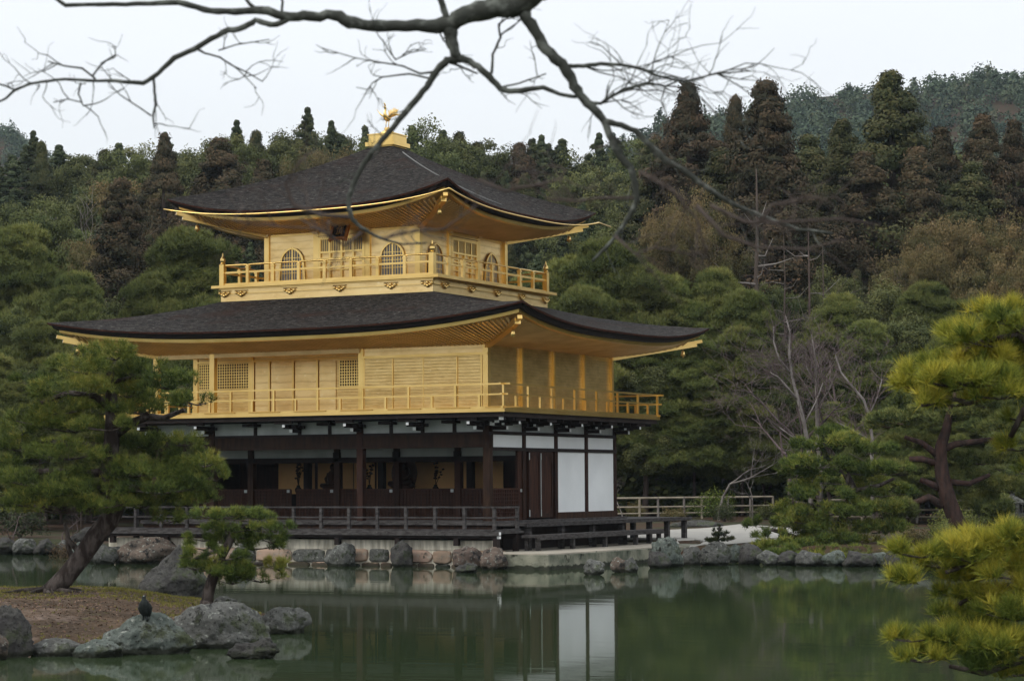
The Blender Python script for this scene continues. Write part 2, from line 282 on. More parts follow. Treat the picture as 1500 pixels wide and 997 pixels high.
# ------------------------------------------------------------------ terrain
def G(x, y, z=0.0): return at_z(x, y, z)
def W2(u, D): return wp(u, D)
POND = [tuple(G(x, y)[:2]) for x, y in ((-700, 815), (-250, 811), (0, 810), (95, 811), (128, 818))] + [(-12.9, -1.4), (0.3, -1.4), (0.35, 8.3), (3.2, 8.3), (3.7, 5.8)] + \
       [tuple(G(x, y)[:2]) for x, y in ((985, 824), (1100, 824), (1200, 825), (1300, 826), (1420, 832), (1600, 846))] + \
       [W2(22, 46), W2(13, 24), W2(4.6, 16), W2(4.2, 6), W2(-2, 2.5), W2(-22, 6), W2(-60, 30), W2(-62, 60)]
POND = np.array(POND)
def pond_sd(X, Y):     # signed distance, negative inside the pond
    d = np.full(X.shape, 1e9); ins = np.zeros(X.shape, bool); k = len(POND)
    for i in range(k):
        a = POND[i]; b_ = POND[(i+1) % k]; e = b_-a; t_ = np.clip(((X-a[0])*e[0]+(Y-a[1])*e[1])/(e@e), 0, 1)
        d = np.minimum(d, np.hypot(X-a[0]-t_*e[0], Y-a[1]-t_*e[1]))
        c = ((a[1] > Y) != (b_[1] > Y)) & (X < (b_[0]-a[0])*(Y-a[1])/(b_[1]-a[1]+1e-12)+a[0]); ins ^= c
    return np.where(ins, -d, d)
def ground_h(X, Y):
    X = np.asarray(X, float); Y = np.asarray(Y, float); u, D = ud(X, Y)
    base = 0.48+np.clip(D-78, 0, 30)*0.012 + np.clip(D-112, 0, 140)*0.085 + np.clip(D-112, 0, 60)*(np.clip(-u, 0, 40)/40)*.03
    base = base+np.where(D < 40, .35, 0)
    base = np.where(D > 250, base-(D-250)*.02, base)
    s = pond_sd(X, Y); k = np.clip(s/0.5, -1, 1)
    return np.where(s >= 0, np.minimum(base, .12+base*np.clip(s/.45, 0, 1)), -1.0*np.clip(-s/1.2, 0.1, 1))
def axis(segs):
    o = []
    for a, b_, st in segs: o += list(np.arange(a, b_, st))
    return np.array(o+[segs[-1][1]])
us = axis([(-600, -80, 26), (-80, -26, 3), (-26, 26, .5), (26, 80, 3), (80, 600, 26)])
Ds = axis([(-200, -8, 16), (-8, 20, 2), (20, 52, 2.5), (52, 82, .5), (82, 130, 2.5), (130, 340, 9), (340, 1500, 60)])
UU, DD = np.meshgrid(us, Ds); GX, GY = wp(UU, DD); GZ = ground_h(GX, GY)
nu, nd = len(us), len(Ds); idx = np.arange(nu*nd).reshape(nd, nu)
fc = np.stack([idx[:-1, :-1], idx[:-1, 1:], idx[1:, 1:], idx[1:, :-1]], -1).reshape(-1, 4)
me = bpy.data.meshes.new('ground'); me.from_pydata(np.stack([GX, GY, GZ], -1).reshape(-1, 3).tolist(), [], fc.tolist()); me.shade_smooth()
tag(link('ground', me, M['ground']), kind='structure')
mb = MB(); q = [W2(-300, -60), W2(300, -60), W2(300, 100), W2(-300, 100)]; mb.poly([(p[0], p[1], 0) for p in q])
tag(mb.build('pond_water', M['water']), kind='structure')
def gz(x, y): return float(ground_h(np.array([x]), np.array([y]))[0])

# white gravel court beside the pavilion
def sheet(name, front, back, m, dz, n=24, k=10):
    fr = np.array(front); bk = np.array(back)
    def samp(P, t_):
        i = min(int(t_*(len(P)-1)), len(P)-2); f_ = t_*(len(P)-1)-i; return P[i]*(1-f_)+P[i+1]*f_
    mb = MB(); 
    for i in range(n+1):
        a = samp(fr, i/n); c = samp(bk, i/n)
        for j in range(k+1):
            p = a+(c-a)*j/k; mb.v.append((p[0], p[1], gz(p[0], p[1])+dz))
    for i in range(n):
        for j in range(k): o = i*(k+1)+j; mb.f.append((o, o+k+1, o+k+2, o+1))
    return tag(mb.build(name, m), kind='structure')
sheet('gravel_court', [(.4, 8.5), (3.3, 4.2), tuple(G(985, 803, .5)[:2]), tuple(G(1040, 799, .5)[:2]), tuple(G(1110, 793, .5)[:2]), tuple(G(1175, 784, .5)[:2])],
      [(-3.5, 9.5), (-3.4, 15), tuple(G(960, 777, .55)[:2]), tuple(G(1030, 773, .6)[:2]), tuple(G(1085, 769, .6)[:2]), tuple(G(1175, 773, .6)[:2])], M['sand'], .025)

# ------------------------------------------------------------------ the pavilion
M['cable'] = mat('grey_cable', (.17, .17, .165), .6)
B = 2.12; W = 5.5*B; DP = 4*B; CX, CY = -W/2, DP/2; A3 = 2.766
PV = empty('golden_pavilion', (0, 0, 0))
tag(PV, 'three-storey temple pavilion with two gold floors over dark timber, at the pond edge', 'pavilion')

# --- roofs
def roof(outer, inner, ze, H, upk, p_, zin, soff_z, wall):
    ox0, ox1, oy0, oy1 = outer; ix0, ix1, iy0, iy1 = inner
    oc = [(ox0, oy0), (ox1, oy0), (ox1, oy1), (ox0, oy1)]; ic = [(ix0, iy0), (ix1, iy0), (ix1, iy1), (ix0, iy1)]
    ocx, ocy = (ox0+ox1)/2, (oy0+oy1)/2; hx, hy = (ox1-ox0)/2, (oy1-oy0)/2
    def zE(s): return ze+upk*abs(s)**p_
    def P(side, s, tau):
        a, b_ = Vector(oc[side]), Vector(oc[(side+1) % 4]); c, d = Vector(ic[side]), Vector(ic[(side+1) % 4])
        o = a+(b_-a)*(s+1)/2; i = c+(d-c)*(s+1)/2; q_ = o+(i-o)*tau
        return (q_.x, q_.y, ze+H*(.78*tau+.22*tau*tau)+upk*abs(s)**p_*(1-tau)**1.5)
    S = [math.copysign(abs(x)**.8, x) for x in np.linspace(-1, 1, 61)]
    mb = MB(); nt_ = 16
    for side in range(4):
        i = len(mb.v)
        for s in S:
            for k in range(nt_+1): mb.v.append(P(side, s, k/nt_))
        for a in range(len(S)-1):
            for k in range(nt_): o = i+a*(nt_+1)+k; mb.f.append((o, o+nt_+1, o+nt_+2, o+1))
    rf = mb.build('roof', M['shingle'], PV, True)
    def loop(ins, dz, fl=None):
        pts = []
        for side in range(4):
            for s in S[:-1]:
                x, y, _ = P(side, s, 0); x = ocx+(x-ocx)*(hx-ins)/hx; y = ocy+(y-ocy)*(hy-ins)/hy
                pts.append((x, y, zE(s)+dz if fl is None else fl(s)))
        return pts
    def band(loops):
        mb = MB(); n_ = len(loops[0])
        for lp in loops: mb.v += lp
        for k in range(len(loops)-1):
            for j in range(n_): mb.f.append((k*n_+j, (k+1)*n_+j, (k+1)*n_+(j+1) % n_, k*n_+(j+1) % n_))
        return mb
    band([loop(0, 0), loop(.02, -.055), loop(.14, -.06)]).build('roof_edge', M['bark_edge'], rf)
    band([loop(.10, -.058), loop(.13, -.17), loop(.17, -.20), loop(.34, -.205)]).build('eave_band', M['black_band'], rf)
    band([loop(.26, -.195), loop(.275, -.30), loop(.44, -.31)]).build('fascia', M['gold'], PV)
    # soffit with its rafters: ruled from the fascia to the wall head
    wx0, wx1, wy0, wy1 = wall; mb = MB(); wc = [(wx0, wy0), (wx1, wy0), (wx1, wy1), (wx0, wy1)]
    inn = .40
    for side in range(4):
        a, b_ = Vector(oc[side]), Vector(oc[(side+1) % 4]); e = (b_-a); Ln = e.length; e.normalize(); nn = Vector((-e.y, e.x))
        if nn.dot(Vector((ocx, ocy))-a) < 0: nn = -nn
        c, d = Vector(wc[side]), Vector(wc[(side+1) % 4]); run = (c-a).dot(nn); off0 = (c-a).dot(e); off1 = Ln-(d-a).dot(e)
        i = len(mb.v); K = 90
        for k in range(K+1):
            s = -1+2*k/K; xo = inn+(Ln-2*inn)*(s+1)/2; o = a+e*xo+nn*inn; xi = off0+(Ln-off0-off1)*(s+1)/2; w_ = a+e*xi+nn*run
            mb.v.append((o.x, o.y, zE(s)-.255)); mb.v.append(((o.x+w_.x)/2, (o.y+w_.y)/2, (zE(s)*.45+ze*.55-.255)*.5+soff_z*.5)); mb.v.append((w_.x, w_.y, soff_z))
        for k in range(K):
            for j in range(2): q_ = i+k*3+j; mb.f.append((q_, q_+1, q_+4, q_+3))
        # rafters
        nr = int(Ln/.15)
        for k in range(1, nr):
            xo = Ln*k/nr; s = 2*xo/Ln-1; ll = run
            if xo < off0: ll = max(inn+.1, xo/off0*run)
            if Ln-xo < off1: ll = max(inn+.1, (Ln-xo)/off1*run)
            if ll < inn+.25: continue
            o = a+e*xo+nn*(inn+.05); w_ = a+e*xo+nn*ll
            zi = soff_z+(zE(s)-.255-soff_z)*(1-(ll-inn)/(run-inn))*.75
            if abs(s) < .45 or True: mb.bar((o.x, o.y, zE(s)-.275), (w_.x, w_.y, zi-.03), .05, .05)
    mb.build('soffit', M['gold_soffit'], PV)
    # hip rafters ending in gold noses with a bell below
    for k in range(4):
        a = Vector(oc[k]); c = Vector(wc[k]); d = (c-a).normalized(); p0 = a+d*.50; p1 = c
        mb = MB(); mb.bar((p0.x, p0.y, ze+upk*.62-.34), (p1.x, p1.y, soff_z-.06), .17, .16)
        mb.bar((a.x+d.x*.30, a.y+d.y*.30, ze+upk*.8-.33), ((a+d*.9).x, (a+d*.9).y, ze+upk*.5-.29), .14, .10)
        h = mb.build('hip_rafter', M['gold'], PV)
        q_ = a+d*.95; z0 = ze+upk*.45-.40
        MB().lathe((q_.x, q_.y, z0), [(.008, 0), (.012, -.07), (.05, -.09), (.062, -.16), (.085, -.24), (.03, -.245), (.02, -.29), (.002, -.3)], 10).build('wind_bell', M['gold'], h, True)
    return P, zE
IN = A3+1.0
P1, zE1 = roof((-W-2.4, 2.4, -2.4, DP+2.4), (CX-IN+.05, CX+IN-.05, CY-IN+.05, CY+IN-.05), 6.82, 1.17, .50, 3.0, 7.97, 6.36, (-W, 0, 0, DP))
P2, zE2 = roof((CX-A3-2.2, CX+A3+2.2, CY-A3-2.2, CY+A3+2.2), (CX-.35, CX+.35, CY-.35, CY+.35), 10.55, 2.46, .57, 2.9, 13, 10.12, (CX-A3, CX+A3, CY-A3, CY+A3))
# rain gutters along the upper eave, with a pale rib down the east slope
for side in (0, 1):
    pts = []
    for s in np.linspace(-1, 1, 41):
        x, y, _ = P2(side, s, 0); k = 1+.06/4.97; pts.append((CX+(x-CX)*k, CY+(y-CY)*k, 10.46+(zE2(s)-10.55)*.62-.02))
    if side == 1: x, y, z_ = pts[-1]; pts.append((x, y+.9, z_-.05))
    MB().tube(pts, .026, 6).build('rain_gutter', M['gold'], PV, True)
pts = [(*P2(1, -1+.16*(1-k/8), .02+k*.62/8)[:2], P2(1, -1+.16*(1-k/8), .02+k*.62/8)[2]+.03) for k in range(9)]
pts = [P2(1, -1, 0)]+[P2(1, -.93+.03*k, .12+.1*k) for k in range(0)]
a = P2(1, -.62, .04); b_ = P2(1, -1.0, .92)
pl = []
for k in range(13):
    t_ = k/12; s = -.30-.62*t_**.9; tau = .03+.80*t_; q = P2(1, s, tau); pl.append((q[0]+.03, q[1], q[2]+.075))
MB().tube(pl, .02, 6).build('lightning_cable', M['cable'], PV, True)

# --- finial box and phoenix
mb = MB(); mb.box(CX-.52, CX+.52, CY-.52, CY+.52, 12.99, 13.12); mb.box(CX-.44, CX+.44, CY-.44, CY+.44, 13.12, 13.35); mb.box(CX-.47, CX+.47, CY-.47, CY+.47, 13.35, 13.385); mb.box(CX-.43, CX+.43, CY-.43, CY+.43, 12.84, 12.99)
fb = mb.build('finial_base', M['gold'], PV)
MB().lathe((CX, CY, 13.38), [(.22, 0), (.26, .03), (.22, .09), (.12, .15), (.08, .17), (.13, .20), (.05, .24), (.02, .25)], 16).build('lotus_pedestal', M['gold'], fb, True)
def mirror_y(fn):
    for sgn in (-1, 1): fn(sgn)
mb = MB(); z0 = 13.62
# legs, body, neck, head with crest and beak; the bird faces south (-Y)
for sx in (-.05, .05):
    mb.tube([(CX+sx, CY-.02, z0-.01), (CX+sx, CY-.01, z0+.14), (CX+sx*.9, CY+.03, z0+.26)], [.012, .012, .022], 6)
    for dy in (-.08, .04): mb.tube([(CX+sx, CY-.02, z0), (CX+sx*1.2, CY-.02+dy, z0-.005)], [.012, .006], 5)
mb.tube([(CX, CY+.20, z0+.36), (CX, CY+.10, z0+.33), (CX, CY, z0+.29), (CX, CY-.10, z0+.31), (CX, CY-.16, z0+.38), (CX, CY-.17, z0+.46), (CX, CY-.14, z0+.53), (CX, CY-.13, z0+.59), (CX, CY-.16, z0+.635), (CX, CY-.20, z0+.64)],
        [.03, .07, .095, .09, .062, .042, .032, .035, .038, .012], 10)
mb.tube([(CX, CY-.19, z0+.645), (CX, CY-.26, z0+.625), (CX, CY-.285, z0+.60)], [.018, .012, .003], 6)
for k, (dy, dz) in enumerate(((-.10, .12), (-.05, .13), (0, .10), (.03, .05))): mb.tube([(CX, CY-.14, z0+.655), (CX, CY-.14+dy*.6, z0+.655+dz*.6), (CX, CY-.14+dy, z0+.65+dz)], [.014, .016, .003], 5)
ph = mb.build('phoenix_statue', M['gold'], PV, True)
mb = MB()
for k in range(7):     # tail: tall curved plumes fanned upward behind
    a = -.30+.10*k; top = .72-.03*abs(k-3); mb.tube([(CX+a*.15, CY+.17, z0+.36), (CX+a*.35, CY+.28, z0+.46), (CX+a*.55, CY+.36, z0+.60), (CX+a*.60, CY+.40, z0+top)], [.013, .018, .020, .003], 5)
mb.build('tail', M['gold'], ph, True)
for sx in (-1, 1):
    mb = MB()
    for k in range(7): mb.tube([(CX+sx*.08, CY-.08+.025*k, z0+.34), (CX+sx*.20, CY-.09+.05*k, z0+.42), (CX+sx*(.34+.01*k), CY-.10+.065*k, z0+.60-.035*k)], [.014, .018, .004], 5)
    mb.build('wing', M['gold'], ph, True)

# --- third floor
zb, zf = 7.90, 8.34
mb = MB(); mb.box(CX-IN, CX+IN, CY-IN, CY+IN, zb-.35, zf); bs = mb.build('balcony_base', M['gold_plain'], PV)
mb = MB(); mb.box(CX-IN-.05, CX+IN+.05, CY-IN-.05, CY+IN+.05, zf, zf+.035); mb.box(CX-IN-.26, CX+IN+.26, CY-IN-.16, CY+IN+.16, zf+.035, zf+.12)
mb.box(CX-IN-.03, CX+IN+.03, CY-IN-.03, CY+IN+.03, zf-.15, zf-.13)
mb.build('balcony_floor', M['gold'], PV)
def ornament(p, ax):      # cloud-shaped bracket applied to the base
    mb = MB(); 
    for i, (du, dz, r) in enumerate(((-.17, .05, .045), (-.08, .0, .05), (0, -.03, .06), (.08, .0, .05), (.17, .05, .045), (0, .06, .05))):
        q_ = (p[0]+du*ax[0], p[1]+du*ax[1], p[2]+dz); o = (ax[1]*.07, -ax[0]*.07)
        mb.tube([(q_[0], q_[1], q_[2]), (q_[0]+o[0], q_[1]+o[1], q_[2])], [r, r*.7], 8)
    mb.box(p[0]-.22*ax[0]-.02, p[0]+.22*ax[0]+.02, p[1]-.22*ax[1]-.02, p[1]+.22*ax[1]+.02, p[2]+.10, p[2]+.13)
    mb.build('cloud_ornament', M['gold'], bs, True)
for k in range(5):
    d = -3.05+k*1.66 if k < 4 else 3.55
    ornament((CX-3.0+k*1.78 if k < 4 else CX+3.6, CY-IN-.005, zf-.17), (1, 0)); 
    ornament((CX+IN+.005, CY-3.05+k*1.66, zf-.17), (0, 1))
ornament((CX-3.62, CY-IN-.005, zf-.17), (1, 0))
z0 = zf+.12
def wall_face(side, u0, u1, z0, z1, m, th, name='wall', parent=PV, cx=CX, cy=CY, h=A3, proud=0.0):
    # a box on one of the four faces of a square storey: side 0 south, 1 east, 2 north, 3 west; u along the face
    mb = MB(); put(mb, side, u0, u1, z0, z1, th, cx, cy, h, proud); return mb.build(name, m, parent)
def put(mb, side, u0, u1, z0, z1, th, cx=CX, cy=CY, h=A3, proud=0.0):
    a, b_ = -(h+proud), -(h+proud)+th
    if side == 0: mb.box(cx+u0, cx+u1, cy+a, cy+b_, z0, z1)
    elif side == 1: mb.box(cx-b_, cx-a, cy+u0, cy+u1, z0, z1)
    elif side == 2: mb.box(cx-u1, cx-u0, cy-b_, cy-a, z0, z1)
    else: mb.box(cx+a, cx+b_, cy-u1, cy-u0, z0, z1)
zt = 10.42
for side in range(4):
    wall_face(side, -A3+.06, A3-.06, z0, zt, M['gold_plain'], .12, proud=-.03)
    for u in (-2.74, -.93, .93, 2.74):
        if u > 2.7: continue
        wall_face(side, u-.085, u+.085, z0, 10.2, M['gold'], .17, 'column', proud=.02)
        mb = MB(); put(mb, side, u-.16, u+.16, 10.12, 10.20, .30, proud=.10); put(mb, side, u-.26, u+.26, 10.20, 10.30, .2, proud=.06); put(mb, side, u-.07, u+.07, 10.16, 10.30, .6, proud=.42); put(mb, side, u-.10, u+.10, 10.02, 10.12, .26, proud=.08)
        mb.build('bracket', M['gold_soffit'], PV)
    wall_face(side, -A3, A3, z0, z0+.10, M['gold'], .10, 'sill_beam', proud=.0)
    wall_face(side, -A3, A3, 10.00, 10.07, M['gold'], .10, 'head_beam', proud=.0)
    # centre double doors
    mb = MB(); dw = .84
    for u0, u1 in ((-dw, -dw+.09), (dw-.09, dw), (-.035, .035), (-dw/2-.03, -dw/2+.03), (dw/2-.03, dw/2+.03)): put(mb, side, u0, u1, z0+.10, 9.90, .05, proud=.03)
    for zz, hh in ((9.82, .09), (9.40, .06), (9.22, .04), (9.12, .04), (8.86, .04), (8.56, .05)): put(mb, side, -dw, dw, zz, zz+hh, .045, proud=.028)
    dr = mb.build('door', M['gold'], PV)
    mb = MB(); 
    for q_ in range(4):
        c = -dw+.09+q_*(2*dw-.09)/4; put(mb, side, c+.02, c+.34, 9.46, 9.82, .02, proud=-.018)
    mb.build('pane', M['pane'], dr)
    mb = MB()
    for k in range(24):
        c = -dw+.10+k*(2*dw-.2)/23; put(mb, side, c-.011, c+.011, 9.46, 9.82, .02, proud=.01)
    mb.build('lattice', M['gold'], dr)
    put2 = MB(); put(put2, side, -dw-.1, dw+.1, 9.94, 9.98, .06, proud=.05); put2.build('lintel', M['gold'], PV)
    # bell-shaped windows
    for uc in (-1.80, 1.80):
        if side == 1: uc = uc*1.0
        def pt(u, z, o):     # face coordinates to world
            d_ = A3+o
            return {0: (CX+u, CY-d_, z), 1: (CX+d_, CY+u, z), 2: (CX-u, CY+d_, z), 3: (CX-d_, CY-u, z)}[side]
        prof = [(-.46, 8.62), (-.44, 8.85), (-.41, 9.15), (-.36, 9.36), (-.27, 9.48), (-.14, 9.575), (0, 9.62), (.14, 9.575), (.27, 9.48), (.36, 9.36), (.41, 9.15), (.44, 8.85), (.46, 8.62)]
        mb = MB(); mb.poly([pt(uc+a*.97, z, -.01) for a, z in prof]); wn = mb.build('window', M['pane'], PV)
        mb = MB()
        for k in range(len(prof)-1): mb.bar(pt(uc+prof[k][0], prof[k][1], .015), pt(uc+prof[k+1][0], prof[k+1][1], .015), .05, .06, upv=pt(0, 0, 1) if False else (0.01, 0.02, 1))
        mb.bar(pt(uc-.5, 8.60, .015), pt(uc+.5, 8.60, .015), .05, .06); mb.build('frame', M['gold'], wn)
        mb = MB(); 
        for k in range(9):
            a = -.38+k*.095; top = np.interp(abs(a), [0, .14, .27, .36, .41, .46], [9.62, 9.575, 9.48, 9.36, 9.15, 8.62]); wd = .028 if k == 4 else .011
            p0, p1 = pt(uc+a-wd, 8.62, .004), pt(uc+a+wd, float(top)-.01, -.004); mb.box(min(p0[0], p1[0]), max(p0[0], p1[0]), min(p0[1], p1[1]), max(p0[1], p1[1]), p0[2], p1[2])
        for zz in (8.85, 9.08, 9.32): hw_ = float(np.interp(zz, [8.62, 9.15, 9.36, 9.62], [.45, .41, .35, 0])); p0, p1 = pt(uc-hw_, zz-.009, .003), pt(uc+hw_, zz+.009, -.005); mb.box(min(p0[0], p1[0]), max(p0[0], p1[0]), min(p0[1], p1[1]), max(p0[1], p1[1]), p0[2], p1[2])
        mb.build('lattice', M['white_tip' if False else 'gold'], wn)
# third-floor railing
for side in range(4):
    mb = MB(); h = IN-.04
    put(mb, side, -h, h, z0, z0+.07, .08, h=h, proud=.04); put(mb, side, -h, h, 8.83, 8.89, .055, h=h, proud=.03); 
    rl = mb.build('railing', M['gold'], PV)
    mb = MB(); pts = []
    for k in range(65):
        u = -h+2*h*k/64; dip = .0 + (.03 if abs(((u+h)/(2*h)*8) % 1-.0) < .12 or abs(((u+h)/(2*h)*8) % 1-1) < .12 else 0)
        q_ = {0: (CX+u, CY-h), 1: (CX+h, CY+u), 2: (CX-u, CY+h), 3: (CX-h, CY-u)}[side]; pts.append((q_[0], q_[1], 9.09-dip*.6))
    mb.tube(pts, .028, 6); mb.build('handrail', M['gold'], rl, True)
    for k in range(1, 8):
        u = -h+2*h*k/8; mb = MB(); put(mb, side, u-.05, u+.05, z0+.02, 8.99, .09, h=h, proud=.045); put(mb, side, u-.07, u+.07, 8.99, 9.03, .12, h=h, proud=.06); put(mb, side, u-.04, u+.04, 9.03, 9.07, .08, h=h, proud=.04); mb.build('post', M['gold'], rl)
for sx in (-1, 1):
    for sy in (-1, 1):
        c = (CX+sx*(IN-.04), CY+sy*(IN-.04), z0)
        mb = MB(); mb.box(c[0]-.08, c[0]+.08, c[1]-.08, c[1]+.08, z0-.02, 9.12); mb.lathe((c[0], c[1], 9.12), [(.085, 0), (.095, .03), (.06, .06), (.085, .12), (.08, .18), (.03, .26), (.012, .36), (.002, .37)], 12); mb.build('corner_post', M['gold'], PV)
# name board under the eave
q = Vector(tuple(at_Y(500, 331, CY-A3-.55))); nb = empty('name_board', q); nb.parent = PV; nb.rotation_euler = (R(-24), 0, 0); nb.scale = (1.2, 1.2, 1.15)
mb = MB(); mb.box(-.21, .21, -.02, .02, -.33, .33); mb.build('board', M['plaque_black'], nb)
mb = MB()
for s in (-1, 1): mb.box(s*.225-.03, s*.225+.03, -.05, .03, -.38, .36)
mb.box(-.255, .255, -.048, .03, .34, .40); mb.box(-.255, .255, -.048, .03, -.41, -.35)
for s in (-1, 1): mb.lathe((s*.23, -.01, -.47), [(.02, 0), (.05, .03), (.05, .07), (.03, .1)], 8)
mb.build('frame', M['plaque_orange'], nb)
try:
    tcv = bpy.data.curves.new('inscription', 'FONT'); tcv.body = '\u7a76\n\u7adf\n\u9802'; tcv.align_x = 'CENTER'; tcv.size = .22; tcv.space_line = .88; tcv.extrude = .004
    to = bpy.data.objects.new('inscription', tcv); COL.objects.link(to); bpy.context.view_layer.update()
    me = bpy.data.meshes.new_from_object(to.evaluated_get(bpy.context.evaluated_depsgraph_get())); bpy.data.objects.remove(to)
    me.materials.clear(); o = link('inscription', me, M['gold'], nb); o.rotation_euler = (R(90), 0, 0); o.location = (0, -.027, .13)
except Exception as e: print('inscription', e)

# --- second floor
z2 = 4.43; OV = 1.15
mb = MB(); mb.box(-W-OV, OV, -OV, DP+OV, 4.335, z2); mb.build('balcony_floor', M['gold'], PV)
mb = MB(); mb.box(-W-OV+.08, OV-.08, -OV+.08, DP+OV-.08, 4.20, 4.333); mb.build('balcony_joists', M['wood_dark'], PV)
mb = MB()
for k in range(9):
    x = -W-.6+k*1.6; mb.box(x, x+1.1, -OV-.012, -OV+.02, 4.45, 4.475)
mb.build('floor_strip', M['gold_groove'], PV)
zt2 = 6.47
def wall(x0, x1, y0, y1, z0_, z1, m='gold_wall', name='wall'): mb = MB(); mb.box(x0, x1, y0, y1, z0_, z1); return mb.build(name, M[m], PV)
wall(-2*B, -.02, .02, .12, z2, 6.02, 'gold_wall'); wall(-2*B, -.01, .01, .13, 6.10, zt2, 'gold_plain')
wall(-W, -2*B, B-.05, B+.05, z2, zt2, 'gold_wall'); wall(-2*B-.05, -2*B+.05, .13, B-.05, z2, zt2, 'gold_wall')
wall(-.10, -.02, .13, DP, z2, zt2, 'gold_wall'); wall(-W+.02, -W+.1, B, DP, z2, zt2, 'gold_wall'); wall(-W, 0, DP-.1, DP, z2, zt2, 'gold_wall')
# ceiling beam across the open south-west bays
wall(-W-.06, -2*B-.02, -.08, .08, 6.20, zt2, 'gold_soffit', 'head_beam'); wall(-W+.09, -2*B, .08, B-.05, 6.34, 6.42, 'gold_soffit', 'ceiling')
def col2(x, y, m='gold', z0_=z2, z1=zt2-.08, w_=.085, name='column'): mb = MB(); mb.box(x-w_, x+w_, y-w_, y+w_, z0_, z1); return mb.build(name, M[m], PV)
for x, y in ((0-.06, .06), (-2*B, .05), (-4.5*B, 0), (-W, 0), (-W, B), (-4.5*B, B-.02), (-W, DP)): col2(x, y)
for k in range(1, 5): col2(.01, k*B-(.08 if k == 4 else 0), w_=.060)
# frame and sliding shutters
mb = MB(); mb.box(-2*B-.08, .02, -.045, .02, 6.02, 6.10); mb.box(-2*B, 0, -.03, .02, z2, z2+.07); mb.box(-.22, -.16, -.03, .02, z2+.07, 6.02); mb.box(-2*B+.06, -2*B+.12, -.03, .02, z2+.07, 6.02); mb.build('shutter_frame', M['gold'], PV)
xs = [-2*B+.12, -1.49*B, -1.0*B, -.47*B, -.22]
for k in range(4):
    o_ = .0 if k % 2 else .025
    mb = MB(); mb.box(xs[k]+.01, xs[k+1]-.01, -.005+o_*-.8, .018, z2+.08, 6.0); s_ = mb.build('shutter', M['gold_wall'], PV)
    mb = MB(); mb.box(xs[k]-.012, xs[k]+.022, -.035, .0-o_*.8-.006, z2+.08, 6.0); mb.build('stile', M['gold'], s_)
# recessed wall: door leaves and lattice windows
Yw = B-.05
for xa, xb in ((-4.45*B, -4.17*B), (-4.17*B, -3.75*B), (-3.75*B, -3.33*B), (-3.33*B, -3.0*B)):
    mb = MB(); mb.box(xa+.04, xb-.04, Yw-.03, Yw-.004, z2+.1, 6.12); dl = mb.build('door', M['gold_plain'], PV)
    mb = MB(); mb.box(xa-.035, xa+.035, Yw-.07, Yw-.002, z2+.02, 6.17); mb.build('stile', M['gold'], dl)
    mb = MB(); mb.box(xa+.0375, xa+.06, Yw-.034, Yw-.0302, z2+.1, 6.12); mb.build('groove', M['gold_groove'], dl)
mb = MB(); mb.box(-W, -2*B, Yw-.06, Yw-.001, 6.17, 6.23); mb.build('lintel', M['gold'], PV)
def lattice(xa, xb, za, zb_):
    mb = MB(); mb.box(xa, xb, Yw-.022, Yw-.002, za, zb_); o = mb.build('window', M['lattice_dark'], PV); mb = MB()
    n_ = max(2, int(round((xb-xa)/.088))); m_ = int(round((zb_-za)/.088))
    for k in range(n_+1): x = xa+(xb-xa)*k/n_; mb.box(x-.015, x+.015, Yw-.045, Yw-.03, za, zb_)
    for k in range(m_+1): z_ = za+(zb_-za)*k/m_; mb.box(xa, xb, Yw-.049, Yw-.034, z_-.013, z_+.013)
    mb.build('lattice', M['gold'], o)
lattice(-5.43*B, -5.24*B, 5.35, 6.14); lattice(-5.14*B, -4.54*B, 5.35, 6.14); lattice(-2.95*B, -2.15*B, 5.33, 6.13)
# railing round the second floor
def railing(a, b_, n_, zb_, zm, zt_, m, name='railing', tall=2, base=True, w_=.055, ext=.22, pw=.065, first=0, dz=0.0):
    zb_ += dz; zm += dz; zt_ += dz
    a = Vector(a); b_ = Vector(b_); d = (b_-a).normalized()
    mb = MB(); mb.bar((*(a-d*ext), zt_-.03), (*(b_+d*ext), zt_-.03), w_, .05); mb.bar((*(a-d*ext*.7), zm), (*(b_+d*ext*.7), zm), w_*.8, .045)
    if base: mb.bar((*(a-d*.1), zb_+.03), (*(b_+d*.1), zb_+.03), w_*1.3, .06)
    r_ = mb.build(name, M[m], PV)
    for k in range(first, n_+1 if not (first and b_.y < 0 and b_.x < -W) else n_):
        p = a+(b_-a)*k/n_; hi = zt_-.055 if k % tall == 0 else zm-.02
        mb = MB(); mb.box(p.x-pw/2, p.x+pw/2, p.y-pw/2, p.y+pw/2, zb_+.055, hi); mb.build('post', M[m], r_)
    return r_
e = OV-.06
railing((-W-e, -e), (e, -e), 18, z2, 4.83, 5.15, 'gold'); railing((e, -e), (e, DP+e), 14, z2, 4.83, 5.15, 'gold', first=1, dz=.006)
railing((-W-e, DP+e), (-W-e, -e), 14, z2, 4.83, 5.15, 'gold', first=1, dz=.006).name; railing((e-.004, DP+e-.004), (-W-e, DP+e-.004), 18, z2, 4.83, 5.15, 'gold', first=1)

# --- first floor
zf1 = 1.25
mb = MB(); mb.box(-W-.35, .35, -.35, DP+.3, 1.14, zf1); mb.build('floor', M['wood_grey'], PV)
mb = MB(); mb.box(-W-.3, .28, -.28, DP+.2, .72, 1.137); mb.build('floor_skirt', M['wood_red'], PV)
